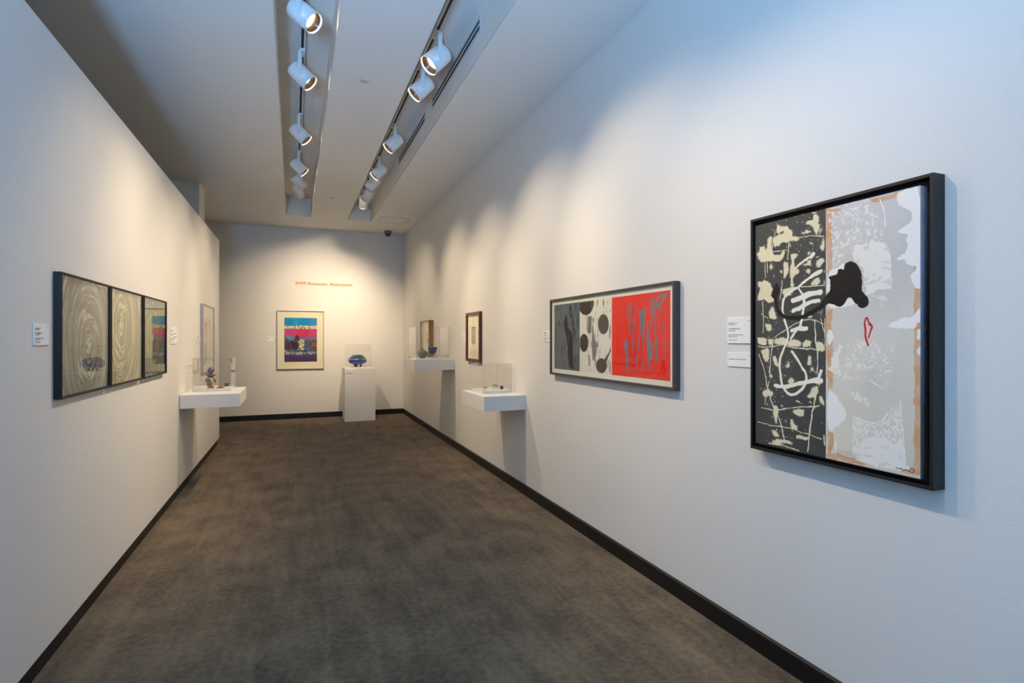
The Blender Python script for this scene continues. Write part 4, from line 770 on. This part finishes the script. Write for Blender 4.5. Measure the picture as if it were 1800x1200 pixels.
M_LENS = bpy.data.materials.new('lamp_lens'); M_LENS.use_nodes = True
nt = M_LENS.node_tree; pb = nt.nodes['Principled BSDF']
pb.inputs['Base Color'].default_value = (1, 0.9, 0.75, 1)
pb.inputs['Emission Color'].default_value = (1.0, 0.78, 0.50, 1)
vor = nt.nodes.new('ShaderNodeTexVoronoi'); vor.inputs['Scale'].default_value = 90; tcn = nt.nodes.new('ShaderNodeTexCoord')
nt.links.new(tcn.outputs['Object'], vor.inputs['Vector'])
mr = nt.nodes.new('ShaderNodeMapRange'); mr.inputs[1].default_value = 0.0; mr.inputs[2].default_value = 0.75; mr.inputs[3].default_value = 90.0; mr.inputs[4].default_value = 10.0
nt.links.new(vor.outputs['Distance'], mr.inputs[0]); nt.links.new(mr.outputs[0], pb.inputs['Emission Strength'])
M_RING = mat('chrome_ring', (190, 190, 190), 0.2, metal=0.9)
M_REFL = mat('dark_reflector', (70, 60, 50), 0.3, metal=0.7)

def spotlight(label, pos, target, power, track_x, size=66, blend=0.95, r=0.072, L=0.185, soft=0.022):
    px, py, pz = pos
    t = thing('track_spotlight', label, 'spotlight', (track_x, py, ZREC-0.034), 0, 'white cylindrical track spotlights')
    O = Vector((track_x, py, ZREC-0.034)); c_ = Vector(pos)-O
    d = (Vector(target)-Vector(pos)).normalized()
    q = Vector((0, 0, 1)).rotation_difference(d).to_matrix().to_4x4()
    Mx = Matrix.Translation(c_) @ q
    hb, hf = -L*0.55, L*0.45
    MB().lathe([(0.0,hb),(r*0.80,hb),(r*0.95,hb+0.008),(r,hb+0.02),(r,hf),(r-0.006,hf),(r-0.006,hf-0.045),(0.0,hf-0.047)], 40, M=Mx, cap=False).obj('housing', M_LAMP, t)
    MB().lathe([(r+0.0005,hf-0.002),(r+0.0015,hf+0.012),(r-0.003,hf+0.012),(r-0.005,hf-0.002)], 40, M=Mx, cap=False).obj('front_ring', M_LAMP, t)
    MB().lathe([(r-0.0065,hf-0.002),(r*0.66,hf-0.030),(r*0.62,hf-0.040)], 40, M=Mx, cap=False).obj('reflector', M_REFL, t)
    MB().lathe([(0.0,hf-0.034),(r*0.36,hf-0.034),(r*0.56,hf-0.036)], 32, M=Mx, cap=False).obj('lens', M_LENS, t)
    # strap on the pivot axis, the side that faces down the gallery's entrance
    ax = Vector((0, 0, 1)).cross(d).normalized()
    if ax.y > 0: ax = -ax
    side = Vector((0, 0, 1)).cross(ax).normalized()
    s = MB(); o1 = c_ + ax*(r+0.001); o2 = c_ + ax*(r+0.007)
    hw = 0.016; ztop = -0.035
    ring_a = []; ring_b = []
    for k in range(9):
        a = math.pi + math.pi*k/8
        off = side*hw*math.cos(a) + Vector((0, 0, 1))*hw*math.sin(a) - Vector((0,0,0.012))
        ring_a.append(o1+off); ring_b.append(o2+off)
    for rr, oo in ((ring_a, o1), (ring_b, o2)):
        rr.append(oo + side*hw + Vector((0, 0, ztop-c_.z))); rr.append(oo - side*hw + Vector((0, 0, ztop-c_.z)))
    n = len(ring_a)
    s.add(ring_a+ring_b, [tuple(range(n)), tuple(range(2*n-1, n-1, -1))]+[(k, (k+1) % n, n+(k+1) % n, n+k) for k in range(n)])
    # bridge from the strap top back to the stem
    top = c_ + ax*(r+0.004); top.z = ztop+0.004
    s.tube([top, Vector((c_.x*0.3+top.x*0.2, top.y*0.4, ztop+0.004)), Vector((0, 0, ztop+0.004))], 0.008, 8)
    s.obj('strap', M_LAMP, t)
    a_ = MB().box(-0.021, 0.021, -0.055, 0.055, -0.022, -0.001).lathe([(0.013,-0.040),(0.013,-0.022)], 16)
    a_.obj('track_adapter', M_LAMP, t)
    ld = bpy.data.lights.new('spot_beam', 'SPOT'); ld.energy = power; ld.color = WARM; ld.spot_size = R(size); ld.spot_blend = blend
    ld.shadow_soft_size = soft
    lo = bpy.data.objects.new('spot_beam', ld); COL.objects.link(lo); lo.parent = t
    lo.matrix_local = Matrix.Translation(c_ + d*(hf-0.010)) @ Vector((0, 0, -1)).rotation_difference(d).to_matrix().to_4x4()
    return t
ZL = 3.71
HEADS = [
 # label, (y), side, target, power scale
 ('white spotlight nearest the camera on the left track, its lit face toward us', 4.00, 'L', (2.05, 2.9, 1.75), 1.0),
 ('second white spotlight from the camera on the left track', 4.92, 'L', (2.05, 4.4, 1.7), 1.0),
 ('third white spotlight from the camera on the left track', 6.32, 'L', (2.05, 5.9, 1.55), 1.0),
 ('fourth white spotlight from the camera on the left track', 7.54, 'L', (2.05, 7.3, 1.7), 0.9),
 ('fifth white spotlight on the left track, turned away toward the end wall', 8.22, 'L', (1.9, 9.6, 1.8), 0.7),
 ('farthest white spotlight on the left track, overlapped by the fifth', 8.74, 'L', (0.75, 11.2, 1.7), 0.8),
 ('white spotlight nearest the camera on the right track, lamp glaring', 4.24, 'R', (-1.0, 4.0, 1.55), 0.75),
 ('second white spotlight from the camera on the right track', 4.78, 'R', (-1.0, 4.9, 1.6), 1.0),
 ('third white spotlight from the camera on the right track', 6.23, 'R', (-0.95, 6.1, 1.5), 1.0),
 ('fourth white spotlight from the camera on the right track', 7.37, 'R', (-0.95, 7.5, 1.6), 0.9),
 ('fifth white spotlight from the camera on the right track', 7.92, 'R', (-0.7, 9.2, 1.6), 0.5),
 ('sixth white spotlight on the right track, dark back turned to us', 8.58, 'R', (0.25, 11.2, 2.0), 1.5),
 ('farthest white spotlight on the right track, at the slot end', 9.06, 'R', (1.2, 11.1, 1.5), 0.7),
 ('spotlight on the left track above the large abstract painting', 2.35, 'L', (2.05, 1.75, 1.5), 0.5),
 ('spotlight on the left track just ahead of the camera', 1.15, 'L', (2.05, 1.35, 1.45), 0.25),
]
for lab, y, sd, tg, k in HEADS:
    tx = 0.068 if sd == 'L' else 1.045
    rr = 0.080 if (sd == 'R' and y == 4.24) else 0.072
    spotlight(lab, (tx, y, ZL), tg, SPOT_P*k, tx, r=rr)

for lab, y0, y1 in (('nearer linear slot air diffuser in the right ceiling slot', 3.90, 5.44), ('farther linear slot air diffuser in the right ceiling slot', 5.75, 7.34)):
    t = thing('air_diffuser', lab, 'vent', (1.30, (y0+y1)/2, 3.815)); hl = (y1-y0)/2
    b = MB().box(-0.004, 0, -hl, hl, 0, 0.018).box(-0.004, 0, -hl, hl, 0.092, 0.11).box(-0.004, 0, -hl, -hl+0.02, 0.018, 0.092).box(-0.004, 0, hl-0.02, hl, 0.018, 0.092).box(-0.006, 0, -hl+0.02, hl-0.02, 0.047, 0.063)
    b.obj('frame', M_TRACK, t)
    for z in (0.018, 0.063): MB().box(-0.0015, 0, -hl+0.02, hl-0.02, z, z+0.029).obj('slot', M_SLOT, t)

for lab, x, y, r in (('round white sprinkler cover in the middle of the ceiling, nearer one', 0.543, 4.635, 0.042), ('tiny round white sprinkler cover far along the ceiling', 0.533, 8.67, 0.040)):
    o = MB().lathe([(0.0,-0.010),(r*0.6,-0.010),(r*0.92,-0.008),(r,-0.003),(r,0)], 32).obj('sprinkler_cover', mat('cover_white', (196, 200, 204), 0.5), None, (x, y, ZC)); tag(o, lab, 'ceiling fitting')
t = thing('security_camera', 'black dome security camera on the ceiling in the far right corner', 'camera', (1.72, 10.90, ZC-0.11))
MB().lathe([(0.066,0.055),(0.072,0.060),(0.074,0.108),(0.070,0.11)], 32).obj('mount', mat('camera_housing', (120, 122, 120), 0.4), t)
MB().lathe([(0.001,0.0)]+[(0.058*math.sin(math.pi/2*i/8), 0.058-0.058*math.cos(math.pi/2*i/8)) for i in range(1, 9)], 32).obj('dome', glassy('smoked_dome', (12, 13, 14)), t)
t = thing('access_panel', 'flush square access hatch in the ceiling beside the right slot', 'ceiling fitting', (1.655, 9.895, ZC-0.004))
MB().box(-0.235, 0.235, -0.235, 0.235, 0.0008, 0.004).obj('panel', M_CEIL, t)
MB().add([], []) 
fr = MB()
for x0, x1, y0, y1 in ((-0.245,0.245,-0.245,-0.240),(-0.245,0.245,0.240,0.245),(-0.245,-0.240,-0.24,0.24),(0.240,0.245,-0.24,0.24)): fr.box(x0, x1, y0, y1, 0, 0.004)
fr.obj('rim', mat('rim_grey', (150, 146, 142), 0.6), t)
